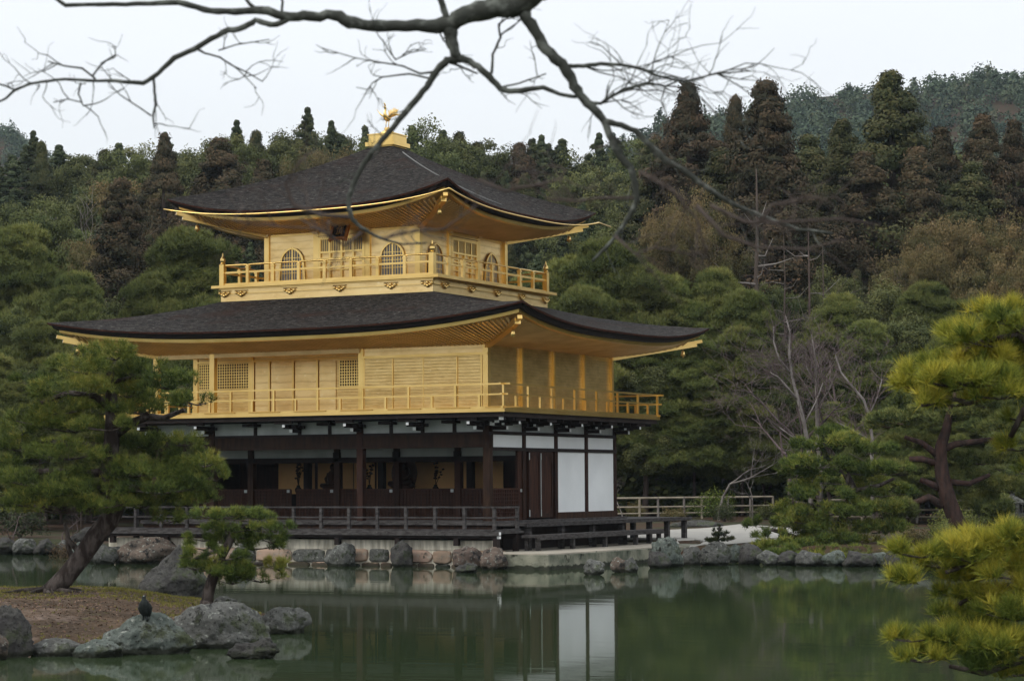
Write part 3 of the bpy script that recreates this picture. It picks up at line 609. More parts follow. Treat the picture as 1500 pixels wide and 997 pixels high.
# columns: outer row and second row
for x in (0, -2*B, -4.5*B, -W): col2(x, 0, 'wood_red', zf1, 4.1, .105)
for x in (-1*B, -2*B, -3*B, -4.5*B, -W): col2(x, B, 'wood_red', zf1, 3.4, .10)
for k in range(1, 5): col2(0, k*B-(.02 if k == 4 else 0), 'wood_red', zf1, 4.1, .095)
for x in (-1.3*B, -2.8*B, -4.1*B): col2(x, 1.9*B, 'wood_dark', zf1, 3.4, .10)
# beams on the south face
def pbox(x0, x1, y0, y1, z0_, z1, m, name): mb = MB(); mb.box(x0, x1, y0, y1, z0_, z1); return mb.build(name, M[m], PV)
pbox(-W-.15, .13, -.085, .085, 3.36, 3.74, 'wood_red', 'beam'); pbox(-W-.2, .2, -.10, .10, 3.74, 3.81, 'wood_dark', 'beam')
pbox(-.09, .11, .09, DP+.05, 3.735, 3.83, 'wood_dark', 'beam'); pbox(-.09, .115, .11, DP+.05, 3.27, 3.37, 'wood_dark', 'beam'); pbox(-.08, .12, 2*B, DP+.06, 1.25, 1.44, 'wood_red', 'sill_beam')
pbox(-W, .0, B-.10, B+.10, 3.0, 3.14, 'wood_dark', 'beam'); pbox(-W, 0, B-.03, B+.03, 3.14, 3.42, 'plaster_grey', 'plaster_panel')
pbox(-W, 0, B-.11, B-.08, 2.975, 3.0, 'wood_red', 'rail'); 
for k in (-1, -2, -3): pbox(k*B-.11, k*B+.11, B-.14, B+.02, 3.141, 3.30, 'wood_dark', 'bracket_block')
pbox(-W, 0, 0.09, B-.1, 3.42, 3.48, 'wood_dark', 'ceiling')
# white panels behind the brackets
bays = [(-5.5, -4.5), (-4.5, -3.75), (-3.75, -3), (-3, -2.5), (-2.5, -2), (-2, -1.5), (-1.5, -1), (-1, -.5), (-.5, 0)]
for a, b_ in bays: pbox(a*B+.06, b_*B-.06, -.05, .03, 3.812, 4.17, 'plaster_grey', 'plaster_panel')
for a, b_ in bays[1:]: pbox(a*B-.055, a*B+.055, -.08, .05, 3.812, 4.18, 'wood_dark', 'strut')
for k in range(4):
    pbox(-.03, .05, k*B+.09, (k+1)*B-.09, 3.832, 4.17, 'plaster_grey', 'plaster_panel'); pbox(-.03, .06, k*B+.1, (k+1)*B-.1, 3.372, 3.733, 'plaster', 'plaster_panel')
for k in (2, 3): pbox(-.03, .065, k*B+.105, (k+1)*B-.105, 1.442, 3.268, 'plaster', 'plaster_panel')
# balcony brackets: stepped arms with white painted ends
def bracket(x, y, nx, ny):
    br = MB(); nn = Vector((nx, ny)); tt = Vector((-ny, nx))
    def bb(d0, d1, t0, t1, z0_, z1, mb):
        p = [Vector((x, y))+nn*d+tt*t_ for d in (d0, d1) for t_ in (t0, t1)]; mb.box(min(q_.x for q_ in p), max(q_.x for q_ in p), min(q_.y for q_ in p), max(q_.y for q_ in p), z0_, z1)
    bb(0, .45, -.06, .06, 3.86, 3.97, br); bb(0, .85, -.055, .055, 4.01, 4.10, br); bb(.36, .52, -.22, .22, 3.98, 4.06, br); bb(.78, .90, -.30, .30, 4.11, 4.197, br); bb(.05, .2, -.25, .25, 3.98, 4.07, br)
    o = br.build('bracket', M['wood_dark'], PV); mb = MB()
    for q_ in ((.45, .463, -.05, .05, 3.865, 3.965), (.85, .863, -.045, .045, 4.015, 4.095), (.40, .48, -.235, -.221, 3.99, 4.05)):
        mb = MB(); bb(*q_, mb); mb.build('white_end', M['white_tip'], o)
for k in (0.06, 1, 2, 3, 4.5, 5.5): bracket(-k*B, -.09, 0, -1)
for k in (.5, 1.5, 2.5, 3.75): pbox(-k*B-.22, -k*B+.22, -.45, -.09, 4.06, 4.15, 'wood_dark', 'bearing_block')
for k in (0.06, 1, 2, 3, 4): bracket(.11, k*B, 1, 0)
for d in (.30, .62, .92):
    mb = MB(); mb.bar((d-.2, -d+.2, 3.96+d*.22), (d, -d, 3.98+d*.22), .10, .09); o = mb.build('corner_bracket', M['wood_dark'], PV)
    MB().box(d-.045, d+.055, -d-.055, -d+.045, 3.91+d*.22, 4.02+d*.22).build('white_end', M['white_tip'], o)
for y in np.arange(-.8, DP+1, .53): pbox(.1, OV-.16, y-.035, y+.035, 4.11, 4.198, 'wood_dark', 'joist')
# lattice half-doors along the inner row and the first east bay
def halfdoor(p0, p1, z0_, z1):
    a = Vector(p0); b_ = Vector(p1); d = (b_-a).normalized(); nn = Vector((d.y, -d.x))
    mb = MB(); mb.bar((*a, (z0_+z1)/2), (*b_, (z0_+z1)/2), .03, z1-z0_); o = mb.build('lattice_door', M['wood_red'], PV); mb = MB()
    L_ = (b_-a).length; nv = max(4, int(L_/.11)); 
    for k in range(nv+1): q_ = a+d*L_*k/nv+nn*.025; mb.bar((q_.x, q_.y, z0_), (q_.x, q_.y, z1), .022, .022, (d.x, d.y, 0))
    for k in range(9): z_ = z0_+(z1-z0_)*k/8; mb.bar((*(a+nn*.03), z_), (*(b_+nn*.03), z_), .02, .02 if 0 < k < 8 else .05)
    mb.build('lattice', M['wood_door'], o)
    mb = MB(); c = b_-d*.10+nn*.045; mb.box(c.x-.05, c.x+.05, c.y-.006, c.y+.006, z1-.09, z1+.0); mb.build('hinge', M['plaster_grey'], o)
cols = [-5.5, -4.5, -3.75, -3, -2, -1, 0]
for a, b_ in zip(cols[:-1], cols[1:]): halfdoor((a*B+.10, B-.02), (b_*B-.10, B-.02), 1.27, 2.16)
halfdoor((.02, .12), (.02, B-.12), 1.27, 2.16)
pbox(-.03, .05, 1*B-.35, 1*B-.095, 1.26, 3.268, 'wood_door', 'door_jamb')
# panelled double doors in the second east bay
for k in (0, 1):
    y0 = B+.10+k*(B-.2)/2; y1 = y0+(B-.2)/2-.015
    if k == 0: y0 += .2
    if k == 1: y1 -= .12
    o = pbox(.0, .06, y0, y1, 1.30, 3.265, 'wood_door', 'panelled_door')
    mb = MB(); mb.box(.06, .085, y0, y0+.07, 1.30, 3.26); mb.box(.06, .085, y1-.07, y1, 1.30, 3.26); mb.box(.06, .084, y0, y1, 1.30, 1.42); mb.box(.06, .084, y0, y1, 3.14, 3.26)
    yc = (y0+y1)/2
    for z_, s in ((3.14, -1), (1.42, 1)):
        for q_ in (-1, 1): mb.poly([(.083, yc+q_*((y1-y0)/2-.07), z_), (.083, yc+q_*((y1-y0)/2-.07), z_+s*.26), (.083, yc+q_*((y1-y0)/2-.13), z_+s*.10), (.083, yc+q_*.1, z_+s*.015), (.083, yc+q_*.08, z_)][::q_*s])
    mb.build('door_frame', M['wood_red'], o); mb = MB(); mb.box(.086, .092, y0+.005, y0+.03, 1.5, 3.1) if k else None
    if k:
        mb.build('metal_strip', M['plaster_grey'], o)
    mb = MB()
    for z_ in (1.34, 3.02): mb.box(.086, .09, y0+.005, y0+.055, z_, z_+.2)
    mb.build('hinge', M['plaster_grey'], o)
# the inner rooms: gilt rear wall, dark side walls, altar figures
for a, b_ in ((-3.62, -3.0), (-2.98, -2.62), (-2.58, -1.95), (-1.92, -1.22), (-1.18, -.45)): pbox(a*B-.42*B, b_*B-.42*B, 2.1*B-.03, 2.1*B, 1.3, 3.3, 'inner_gold', 'gilt_panel')
pbox(-4.75*B, -4.1*B, 2.1*B-.03, 2.1*B, 1.3, 3.3, 'inner_gold', 'gilt_panel')
pbox(-W, -.1, 2.1*B+.002, 2.1*B+.1, zf1, 3.4, 'wood_red', 'wall'); pbox(-W, 0, DP-.1, DP-.02, zf1, 4.1, 'wood_dark', 'wall'); pbox(-W-.02, -W+.06, B+.1, DP-.1, zf1, 4.1, 'wood_dark', 'wall')
pbox(-.16, -.10, 1.0*B+.10, DP-.1, zf1, 4.1, 'inner_dark', 'wall')
pbox(-W+.1, -.17, B+.11, 2.1*B-.04, 3.42, 3.5, 'wood_dark', 'ceiling')
pbox(-4.4*B, -1.0*B, 1.5*B, 1.85*B, zf1, 2.02, 'inner_dark', 'altar')
def figure(name, x, y, h, halo, lab, m='statue'):
    z_ = 2.02; mb = MB(); mb.lathe((x, y, z_), [(.34*h, 0), (.36*h, .06*h), (.24*h, .12*h), (.36*h, .2*h), (.33*h, .26*h)], 14)
    mb.tube([(x, y, z_+.26*h), (x, y, z_+.42*h), (x, y, z_+.62*h), (x, y, z_+.74*h), (x, y, z_+.78*h), (x, y, z_+.84*h), (x, y, z_+.93*h), (x, y, z_+1.0*h)], [.30*h, .17*h, .19*h, .12*h, .05*h, .09*h, .085*h, .03*h], 12)
    for s in (-1, 1):
        mb.tube([(x+s*.16*h, y, z_+.68*h), (x+s*.25*h, y-.03, z_+.5*h), (x+s*.12*h, y-.18*h, z_+.38*h)], [.055*h, .05*h, .035*h], 8)
        mb.tube([(x+s*.05*h, y-.05*h, z_+.28*h), (x+s*.33*h, y-.12*h, z_+.28*h), (x-s*.05*h, y-.22*h, z_+.30*h)], [.09*h, .08*h, .05*h], 8)
    o = mb.build(name, M[m], None, True)
    if halo: mb = MB(); mb.poly([(x+.42*h*math.cos(a)*(1-.35*max(0, math.sin(a))), y+.10, z_+.62*h+.62*h*math.sin(a)) for a in np.linspace(-.7, math.pi+.7, 24)]); mb.build('halo', M[m], o)
    return tag(o, lab, 'statue')
q = at_Y(590, 700, 1.68*B); figure('seated_statue', q[0], q[1], 1.12, True, 'large dark seated statue with a pointed halo inside the open ground floor')
q = at_Y(487, 700, 1.68*B); figure('seated_statue', q[0], q[1], .95, False, 'smaller reddish seated statue inside the ground floor, beside the plum branch display')
def vaseplant(px, hs, lab, spread):
    q = at_Y(px, 700, 1.6*B); x, y = q[0], q[1]; z_ = 2.02; mb = MB(); mb.lathe((x, y, z_), [(.07, 0), (.10, .08), (.11, .16), (.05, .24), (.06, .28)], 10)
    o = mb.build('altar_flowers', M['inner_dark'], None); g = random.Random(px); mb = MB()
    for k in range(6):
        dx = g.uniform(-spread, spread); dy = g.uniform(-.1, .1); h = hs*g.uniform(.5, 1); mb.tube([(x, y, z_+.25), (x+dx*.3, y+dy, z_+.25+h*.5), (x+dx, y+dy, z_+.25+h)], [.012, .01, .006], 5)
        for j in range(4): t_ = .5+.17*j; c = (x+dx*(t_**1.5)+g.uniform(-.05, .05), y+dy, z_+.25+h*t_); mb.lathe(c, [(.005, -.03), (.045, -.01), (.05, .01), (.01, .035)], 6)
    mb.build('stems', M['statue'], o); return tag(o, lab, 'flowers')
vaseplant(437, .95, 'dark flower stems fanned in a vase before a gilt panel, furthest from the white walls', .28)
vaseplant(541, .80, 'dark flower stems in a vase partly hidden by the middle front column', .30)
vaseplant(638, .85, 'dark leafy stems in a vase nearest the white walls', .20)
# --- verandas
pbox(-12.1, 1.35, -1.98, -.36, .93, 1.0, 'wood_grey', 'deck'); pbox(-12.0, 1.3, -1.93, -1.82, .80, .928, 'wood_dark', 'deck_beam')
pbox(-12.1, 1.40, -2.02, -1.985, .88, 1.01, 'wood_grey', 'deck_edge'); pbox(-12.0, 1.3, -.75, -.62, .78, .928, 'wood_dark', 'deck_beam')
for k, x in enumerate([1.25, -.0, -1.9, -3.9, -5.9, -7.9, -9.9, -11.9]): col2(x, -1.86, 'wood_dark', .60 if k else .3, .80, .075, 'deck_post'); 
for x in (1.25, -2, -6, -10, -11.9): col2(x, -.70, 'wood_dark', .2, .80, .07, 'deck_post')
mb = MB(); mb.box(1.401, 1.43, -2.0, -1.93, .90, .985); mb.box(1.301, 1.38, -1.93, -1.84, .80, .87); mb.build('white_end', M['white_tip'], PV)
railing((-11.95, -1.92), (1.22, -1.92), 14, 1.0, 1.38, 1.70, 'wood_grey', tall=1, w_=.075, pw=.085, ext=.25)
railing((1.22, -1.92), (1.22, -.55), 1, 1.0, 1.38, 1.70, 'wood_grey', tall=1, w_=.075, pw=.085, ext=.1, first=1, dz=-.006)
railing((-11.95, -1.92), (-11.95, 2.0), 3, 1.0, 1.38, 1.70, 'wood_grey', tall=1, w_=.075, pw=.085, ext=.1, first=1, dz=-.006)
pbox(.36, 1.35, -.30, 11.6, 1.12, 1.19, 'wood_grey', 'veranda'); pbox(1.36, 1.40, -.30, 11.6, 1.09, 1.20, 'wood_grey', 'veranda_edge')
pbox(-3.0, .35, DP+.31, 11.6, 1.12, 1.19, 'wood_grey', 'veranda')
for y in (.1, 2.2, 4.3, 6.4, 8.5, 9.9, 11.3): col2(1.24, y, 'wood_grey', .38, 1.12, .075, 'deck_post')
for y in (10.1, 11.3): col2(-.6, y, 'wood_grey', .38, 1.12, .075, 'deck_post')
pbox(.42, .48, .0, 8.4, .42, 1.10, 'wood_dark', 'skirt_board')
pbox(1.46, 2.02, -.75, 7.9, .80, .875, 'wood_grey', 'step'); pbox(1.95, 2.03, -.75, 7.9, .74, .80, 'wood_grey', 'step_edge')
for y in (-.6, 1.6, 3.8, 6.0, 7.75): col2(1.9, y, 'wood_grey', .38, .80, .06, 'step_leg'); col2(1.55, y, 'wood_grey', .38, .80, .05, 'step_leg')

# ------------------------------------------------------------------ stone edge under and beside the pavilion
fwl = empty('foundation_wall', (-6, -.6, 0)); tag(fwl, 'low pink stone and plaster foundation wall under the timber deck', 'wall')
def relto(o, p): o.location = (-p.location.x, -p.location.y, -p.location.z) if False else o.location; o.matrix_parent_inverse = p.matrix_world.inverted() if False else Matrix.Translation(-Vector(p.location)); return o
relto(MB().box(-12.2, 1.0, -1.68, -1.3, .47, .74).build('plaster_band', M['plaster_stained'], fwl), fwl)
relto(MB().box(-12.2, 1.0, -1.66, -1.32, -.6, .465).build('mortar', M['plaster_stained'], fwl), fwl)
def icorock(c, rx, ry, rz, seed, m, sub=4, rough=.28, flat=None, name='rock', parent=None, rot=None, square=False, peak=0.0):
    import bmesh
    bm = bmesh.new(); bmesh.ops.create_icosphere(bm, subdivisions=sub, radius=1.0); g = random.Random(seed); so = Vector((g.uniform(0, 99), g.uniform(0, 99), g.uniform(0, 99)))
    planes = [(Vector((g.gauss(0, 1), g.gauss(0, 1), g.gauss(.2, 1))).normalized(), g.uniform(.62, .92)) for _ in range(11)]
    a = g.uniform(0, 6.28) if rot is None else rot; ca, sa = math.cos(a), math.sin(a)
    for v in bm.verts:
        p = v.co.copy()
        if square: p = Vector([math.copysign(abs(q_)**.42, q_) for q_ in p]); p = p*(.86/max(.86, p.length*.62))
        for nn, d in (planes if not square else ()):
            k = p.dot(nn)-d
            if k > 0: p -= nn*k*.90
        q_ = p*1.3+so; dsp = mnoise.noise(q_)*rough+mnoise.noise(q_*2.7)*rough*.45+abs(mnoise.noise(q_*5))*rough*-.55+mnoise.noise(q_*13)*rough*.14+mnoise.noise(q_*27)*rough*.07
        p = p*(1+dsp)
        if flat is not None and p.z > flat: p.z = flat+(p.z-flat)*.25
        if peak and p.z > 0: p.x = p.x*(1-peak*p.z)+peak*.18*p.z; p.y *= (1-peak*p.z)
        x, y = p.x*ca-p.y*sa, p.x*sa+p.y*ca
        v.co = Vector((x*rx, y*ry, p.z*rz))
    me = bpy.data.meshes.new(name); bm.to_mesh(me); bm.free(); me.shade_smooth(); o = link(name, me, m, parent); o.location = c; return o
def rock(x0, x1, yt, yb, zb_, mk, seed, lab, depth=.8, flat=None, rough=.28, sink=.25, push=.35, group='rocks along the pond edge', name='rock', sub=4, peak=0.0):
    D = 0; q = at_z((x0+x1)/2, yb, zb_); D = float((q-CAM)@fw); wd = (x1-x0)/FPX*D; hh = (yb-yt)/FPX*D
    rz = hh*(1+sink)/2; c = q+np.array([-math.sin(YAW), math.cos(YAW), 0])*wd*depth*.5*push
    o = icorock((c[0], c[1], zb_+hh-rz), wd/2*1.12, wd/2*1.12*depth, rz*1.12, seed, M[mk], rough=rough, flat=flat, rot=0 if depth < .5 else None, name=name, sub=sub, peak=peak)
    o.rotation_euler.z = YAW; return tag(o, lab, 'rock', group)
# masonry blocks built into the foundation (counted parts of the wall)
x = -12.1; g = random.Random(5)
for row, (za, zb_) in enumerate(((.10, .47), (-.25, .09))):
    x = -12.1
    while x < .8:
        wd = g.uniform(.45, 1.5) if row == 0 else g.uniform(.3, .8); b_ = icorock((x+wd/2, -1.64, (za+zb_)/2+g.uniform(-.02, .02)), wd/2*.98, .10, (zb_-za)/2*1.0, g.random(), M['masonry'] if g.random() < .75 else M['rock_grey'], sub=4, rough=.10, name='stone_block', parent=fwl, rot=0, square=True); relto(b_, fwl); x += wd+.02
SX = [(168, 262, 790, 825, 'rock_red', 'broad pinkish boulder at the foundation wall behind the leaning pine'),
      (478, 523, 793, 829, 'rock_grey', 'rough grey boulder under the deck, left of the dark upright one'),
      (573, 607, 794, 830, 'rock_dark', 'upright blue-black boulder against the middle of the foundation wall'),
      (664, 714, 797, 832, 'rock_red', 'round reddish boulder below the near corner of the deck'), (668, 698, 823, 839, 'rock_dark', 'small wet dark rock standing in the water before the reddish boulder'),
      (705, 744, 803, 834, 'rock_red', 'brownish boulder next to the stone landing'), (128, 172, 796, 826, 'rock_grey', 'grey rock at the water, seen past the leaning pine trunk'),
      (338, 372, 796, 828, 'rock_grey', 'blue-grey boulder behind the small island pine')]
for i, (x0, x1, yt, yb, mk, lb) in enumerate(SX): rock(x0, x1, yt, yb, 0, mk, 100+i, lb, depth=.75, rough=.24)
# stone landing
PL = [(1.3, -2.35), (1.9, -2.75), (3.4, -2.95), (3.6, -.6), (3.55, 3.6), (4.1, 5.6), (3.6, 8.6), (.0, 9.2), (.0, -1.2), (1.1, -1.5)]
ld = empty('stone_landing', (2, 0, 0)); tag(ld, 'pale flat stone landing with a mossy side, reaching into the pond beside the deck corner', 'landing')
M['slab_grey'] = M['slab']
relto(MB().prism([(x*1.0, y) for x, y in PL], -.8, .40).build('platform', M['slab_side'], ld), ld)
g = random.Random(3)
relto(MB().prism([(1.42, -2.22), (1.95, -2.68), (3.34, -2.86), (3.5, -.6), (3.42, 1.4), (1.40, 1.2)], .402, .435).build('paving_slab', M['slab'], ld), ld)
relto(MB().prism([(1.42, 1.25), (3.41, 1.45), (3.4, 3.6), (3.9, 5.0), (2.6, 6.2), (1.4, 5.6)], .402, .43).build('paving_slab', M['slab'], ld), ld)
relto(MB().prism([(.35, -1.2), (1.36, -1.4), (1.36, 9.0), (.35, 9.0)], .402, .425).build('paving_slab', M['slab'], ld), ld)
relto(MB().prism([(1.4, 5.66), (2.55, 6.25), (1.4, 7.9)], .402, .435).build('paving_slab', M['slab'], ld), ld)
SR = [(856, 884, 818, 842, 'rock_grey', 'small pale rock standing in the water before the stone landing'), (898, 916, 816, 838, 'rock_red', 'small pinkish rock left of a grey one at the stone landing'), (912, 932, 815, 838, 'rock_grey', 'small square grey rock at the far corner of the stone landing'),
      (956, 1000, 785, 830, 'rock_green', 'tall blue-green boulder where the landing meets the gravel'), (948, 980, 806, 832, 'rock_dark', 'dark wedge rock in front of the tall blue-green boulder'), (990, 1010, 794, 812, 'rock_dark', 'small round dark stone on top of the bank behind the blue-green boulder'),
      (996, 1030, 802, 827, 'rock_grey', 'low grey boulder between the blue-green boulder and the white-veined rock'), (1028, 1068, 795, 828, 'rock_grey', 'white-veined boulder right below the small young pine'), (1066, 1086, 799, 824, 'rock_green', 'pale pentagonal stone right of the white-veined boulder'),
      (1082, 1115, 797, 827, 'rock_dark', 'dark grey boulder right of the pale pentagonal stone'), (1112, 1140, 804, 828, 'rock_grey', 'grey stone under the left end of the spreading pine'), (1136, 1172, 806, 828, 'rock_dark', 'dark stone in the shade below the spreading pine'), (1170, 1205, 807, 829, 'rock_grey', 'mottled stone in the shade below the middle of the spreading pine'),
      (1203, 1240, 806, 829, 'rock_green', 'greenish stone below the spreading pine, left of the dark block'), (1238, 1282, 806, 830, 'rock_dark', 'long dark stone below the right end of the spreading pine'), (1278, 1304, 806, 829, 'rock_green', 'pale green stone left of the big dark block'),
      (1300, 1352, 803, 832, 'rock_dark', 'big dark square-topped block at the right bank'), (1340, 1400, 808, 836, 'rock_grey', 'flat grey stone at the right bank behind the yellow pine'), (1395, 1460, 812, 840, 'rock_dark', 'dark bank stone mostly hidden by the yellow pine')]
for i, (x0, x1, yt, yb, mk, lb) in enumerate(SR): rock(x0-2, x1+2, yt, yb, 0, mk, 200+i, lb, depth=.8, rough=.22)
SLf = [(-20, 22, 790, 812, 'rock_dark', 'dark rock on the far bank at the frame edge behind the island'), (18, 52, 786, 812, 'rock_grey', 'grey rock on the far bank behind the island grass'), (50, 84, 788, 812, 'rock_dark', 'dark rock on the far bank left of the pine trunk'),
       (84, 112, 792, 814, 'rock_grey', 'small grey rock on the far bank just left of the leaning trunk'), (108, 146, 790, 822, 'rock_green', 'green-grey boulder on the far bank seen right of the leaning trunk'), (100, 170, 774, 800, 'rock_dark', 'brown mound-like rock above the far bank under the leaning pine')]
for i, (x0, x1, yt, yb, mk, lb) in enumerate(SLf): rock(x0, x1, yt, yb, 0 if yb > 805 else .3, mk, 300+i, lb, depth=.9, rough=.3)
# long stone block lying on the gravel
q = at_z(1020, 775, .5); o = icorock((q[0], q[1], .62), 1.05, .4, .24, 12, M['rock_dark'], rough=.1, rot=0, name='stone_block'); o.rotation_euler.z = YAW; tag(o, 'long low dark stone block lying behind the white gravel', 'stone')

# ------------------------------------------------------------------ island
ISL = [(-120, 975, 0), (0, 961, 0), (50, 955, 0), (150, 953, 0), (270, 945, 0), (350, 942, 0), (385, 925, 0), (385, 905, 0)]
isl = [at_z(x, y, 0)[:2] for x, y, _ in ISL]+[np.array(wp(*p)) for p in ((-3.9, 38.5), (-4.9, 41.5), (-7, 43.5), (-11, 44.5), (-16, 43), (-17, 36), (-13, 31))]
isl = np.array(isl)
def poly_sd(PG, X, Y):
    d = np.full(X.shape, 1e9); ins = np.zeros(X.shape, bool); k = len(PG)
    for i in range(k):
        a = PG[i]; b_ = PG[(i+1) % k]; e_ = b_-a; t_ = np.clip(((X-a[0])*e_[0]+(Y-a[1])*e_[1])/(e_@e_), 0, 1)
        d = np.minimum(d, np.hypot(X-a[0]-t_*e_[0], Y-a[1]-t_*e_[1])); c = ((a[1] > Y) != (b_[1] > Y)) & (X < (b_[0]-a[0])*(Y-a[1])/(b_[1]-a[1]+1e-12)+a[0]); ins ^= c
    return np.where(ins, d, -d)
def isl_h(X, Y):
    X = np.asarray(X, float); Y = np.asarray(Y, float); s = poly_sd(isl, X, Y); u, D = ud(X, Y)
    nzv = .025*np.sin(X*2.1+1)*np.cos(Y*1.7)+.012*np.sin(X*6.3)*np.sin(Y*5.1+X)
    side = np.clip((-u-3.6)/3.2, 0, 1)                 # the right-hand end runs out low
    return np.where(s > 0, .10+(.12+.30*side)*(1-np.exp(-s/.9))+nzv*np.clip(s, 0, 1), np.maximum(-.8, s*1.5+.05))
uu = np.arange(-19, -1.5, .13); dd_ = np.arange(29.5, 46, .13); U, D_ = np.meshgrid(uu, dd_); X_, Y_ = wp(U, D_); Z_ = isl_h(X_, Y_)
ii = np.arange(U.size).reshape(U.shape); fc = np.stack([ii[:-1, :-1], ii[:-1, 1:], ii[1:, 1:], ii[1:, :-1]], -1).reshape(-1, 4)
me = bpy.data.meshes.new('island'); me.from_pydata(np.stack([X_, Y_, Z_], -1).reshape(-1, 3).tolist(), [], fc.tolist()); me.shade_smooth()
tag(link('island', me, M['island']), kind='structure')
def iz(x, y): return float(isl_h(np.array([x]), np.array([y]))[0])
# grass and litter on the island
g = np.random.default_rng(3); N_ = 60000; U = g.uniform(-18, -2, N_); Dq = g.uniform(30, 44.5, N_); X_, Y_ = wp(U, Dq); s = poly_sd(isl, X_, Y_)
px_ = 750+U/Dq*FPX
dens = np.clip((Dq-36.6-np.clip((px_-120)/160, 0, 1)*1.2)/1.6, 0, 1)+.9*(s < .35)*(Dq < 34)*(px_ > 60)+.6*((px_ > 235)&(px_ < 330)&(Dq > 34.5))+.03
nzv = np.sin(X_*1.9+2*np.sin(Y_*.8))*np.cos(Y_*1.5+X_*.4)
keep = (s > .03) & (g.uniform(0, 1, N_) < dens*(.65+.35*nzv)); X_, Y_ = X_[keep], Y_[keep]; P = np.stack([X_, Y_, isl_h(X_, Y_)-.005], -1)
V, T = tufts(P, np.tile([0, 0, 1.], (len(P), 1)), .050, .010, 5, g.uniform(0, 1, len(P)), g, .55)
tag(link('island_grass', tri_mesh('island_grass', V, 3, T), F['grass']), 'short yellow-green moss and grass along the crest of the island', 'grass', kind='stuff')
N_ = 34000; U = g.uniform(-18, -3, N_); Dq = g.uniform(30, 41, N_); X_, Y_ = wp(U, Dq); s = poly_sd(isl, X_, Y_); k_ = s > .1; X_, Y_ = X_[k_], Y_[k_]; P = np.stack([X_, Y_, isl_h(X_, Y_)+.006], -1)
V, T = leaves(P, np.tile([0, 0, 1.], (len(P), 1)), .026, g.uniform(0, 1, len(P)), g, .35, .30)
M['litter'] = mat('leaf_litter', (.1, .06, .04), .9, attr='tint', attr_cols=[(.05, .03, .02), (.12, .07, .045), (.22, .15, .11)])
tag(link('leaf_litter', tri_mesh('leaf_litter', V, 4, T), M['litter']), 'brown fallen leaves and needles strewn over the island soil', 'leaf litter', kind='stuff')
IR = [(-30, 49, 889, 962, 'rock_dark', 'large dark rock with pale lichen at the left end of the island', .26), (-30, 16, 930, 966, 'rock_red', 'low brown rock at the very edge before the large dark one', .2), (44, 120, 937, 960, 'rock_grey', 'long flat kerb-like rock left of the bird rock', .12), (110, 176, 938, 962, 'rock_green', 'flat green-grey rock joining the bird rock', .15),
      (140, 276, 898, 957, 'rock_green', 'pointed green-grey rock streaked white, with the black bird on its top', .30), (254, 390, 880, 948, 'rock_grey', 'biggest rounded rock of the island, grey-green with rusty underside', .20), (379, 453, 887, 927, 'rock_grey', 'rock at the right tip of the island, overhanging the water', .26),
      (340, 404, 936, 964, 'rock_dark', 'low rugged wet rock in the water before the biggest rounded rock', .34), (312, 350, 873, 892, 'rock_grey', 'small white-grey stone behind the biggest rounded rock', .25), (203, 306, 806, 874, 'rock_dark', 'large dark slanted boulder behind the small pine on the island', .22)]
for i, (x0, x1, yt, yb, mk, lb, rg) in enumerate(IR):
    zb_ = {8: .15, 9: .12}.get(i, 0); rock(x0, x1, yt, yb, zb_, mk, 400+i, lb, depth=.62 if i != 9 else .55, rough=rg, group='rocks of the island', sub=5, sink=.6 if i in (2, 3) else .3, peak={4: .62, 9: .6, 5: .2, 0: .3}.get(i, .1))

# ------------------------------------------------------------------ black bird on its rock
q = at_d(212, 908, 31.6); bx, by, bz = q
bird = empty('black_bird', (bx, by, bz)); tag(bird, 'black cormorant-like bird standing upright on the pointed rock, seen from behind', 'bird'); bird.scale = (.82, .82, .82)
M['bird'] = mat('black_plumage', (.010, .012, .012), .5, 0, (.022, .026, .024), 30, bump=.4, bscale=60, spec=.06)
def local(mb, name, m, par, smooth=True): return mb.build(name, m, par, smooth)
mb = MB(); L = rt  # lean slightly: body axis in camera-lateral terms
def bl(u, d, z): return (u*math.cos(YAW)-d*math.sin(YAW), u*math.sin(YAW)+d*math.cos(YAW), z)
mb.tube([bl(.035, .0, .035), bl(.03, 0, .08), bl(.012, 0, .15), bl(-.002, 0, .22), bl(-.008, 0, .285), bl(-.012, 0, .325), bl(-.016, .01, .355), bl(-.018, .02, .385), bl(-.014, .03, .405), bl(-.01, .035, .418)], [.012, .045, .075, .09, .086, .062, .040, .036, .030, .010], 14)
body = local(mb, 'body', M['bird'], bird)
for s in (-1, 1):
    mb = MB(); mb.tube([bl(s*.075, -.01, .285), bl(s*.088+.01, -.02, .21), bl(s*.070+.02, -.02, .13), bl(s*.045+.035, -.015, .055)], [.022, .038, .030, .005], 8); local(mb, 'wing', M['bird'], bird)
    mb = MB(); mb.tube([bl(s*.028+.005, .01, .08), bl(s*.03+.0, .0, .0)], [.014, .010], 6); mb.tube([bl(s*.03, 0, .004), bl(s*.03-.01, .05, .0)], [.010, .006], 5); mb.tube([bl(s*.03, 0, .004), bl(s*.045, .045, .0)], [.008, .005], 5); local(mb, 'leg', M['bird'], bird)
mb = MB(); mb.tube([bl(-.016, .03, .392), bl(-.035, .085, .398), bl(-.04, .10, .39)], [.013, .008, .003], 6); local(mb, 'beak', M['plaster_grey'], bird)
mb = MB(); mb.tube([bl(.035, -.03, .06), bl(.05, -.035, .0), bl(.055, -.035, -.02)], [.03, .022, .012], 6); local(mb, 'tail', M['bird'], bird)
mb = MB(); mb.tube([bl(-.02, -.012, .41), bl(-.015, .0, .415)], [.006, .006], 6); local(mb, 'head_patch', M['white_tip'], bird)

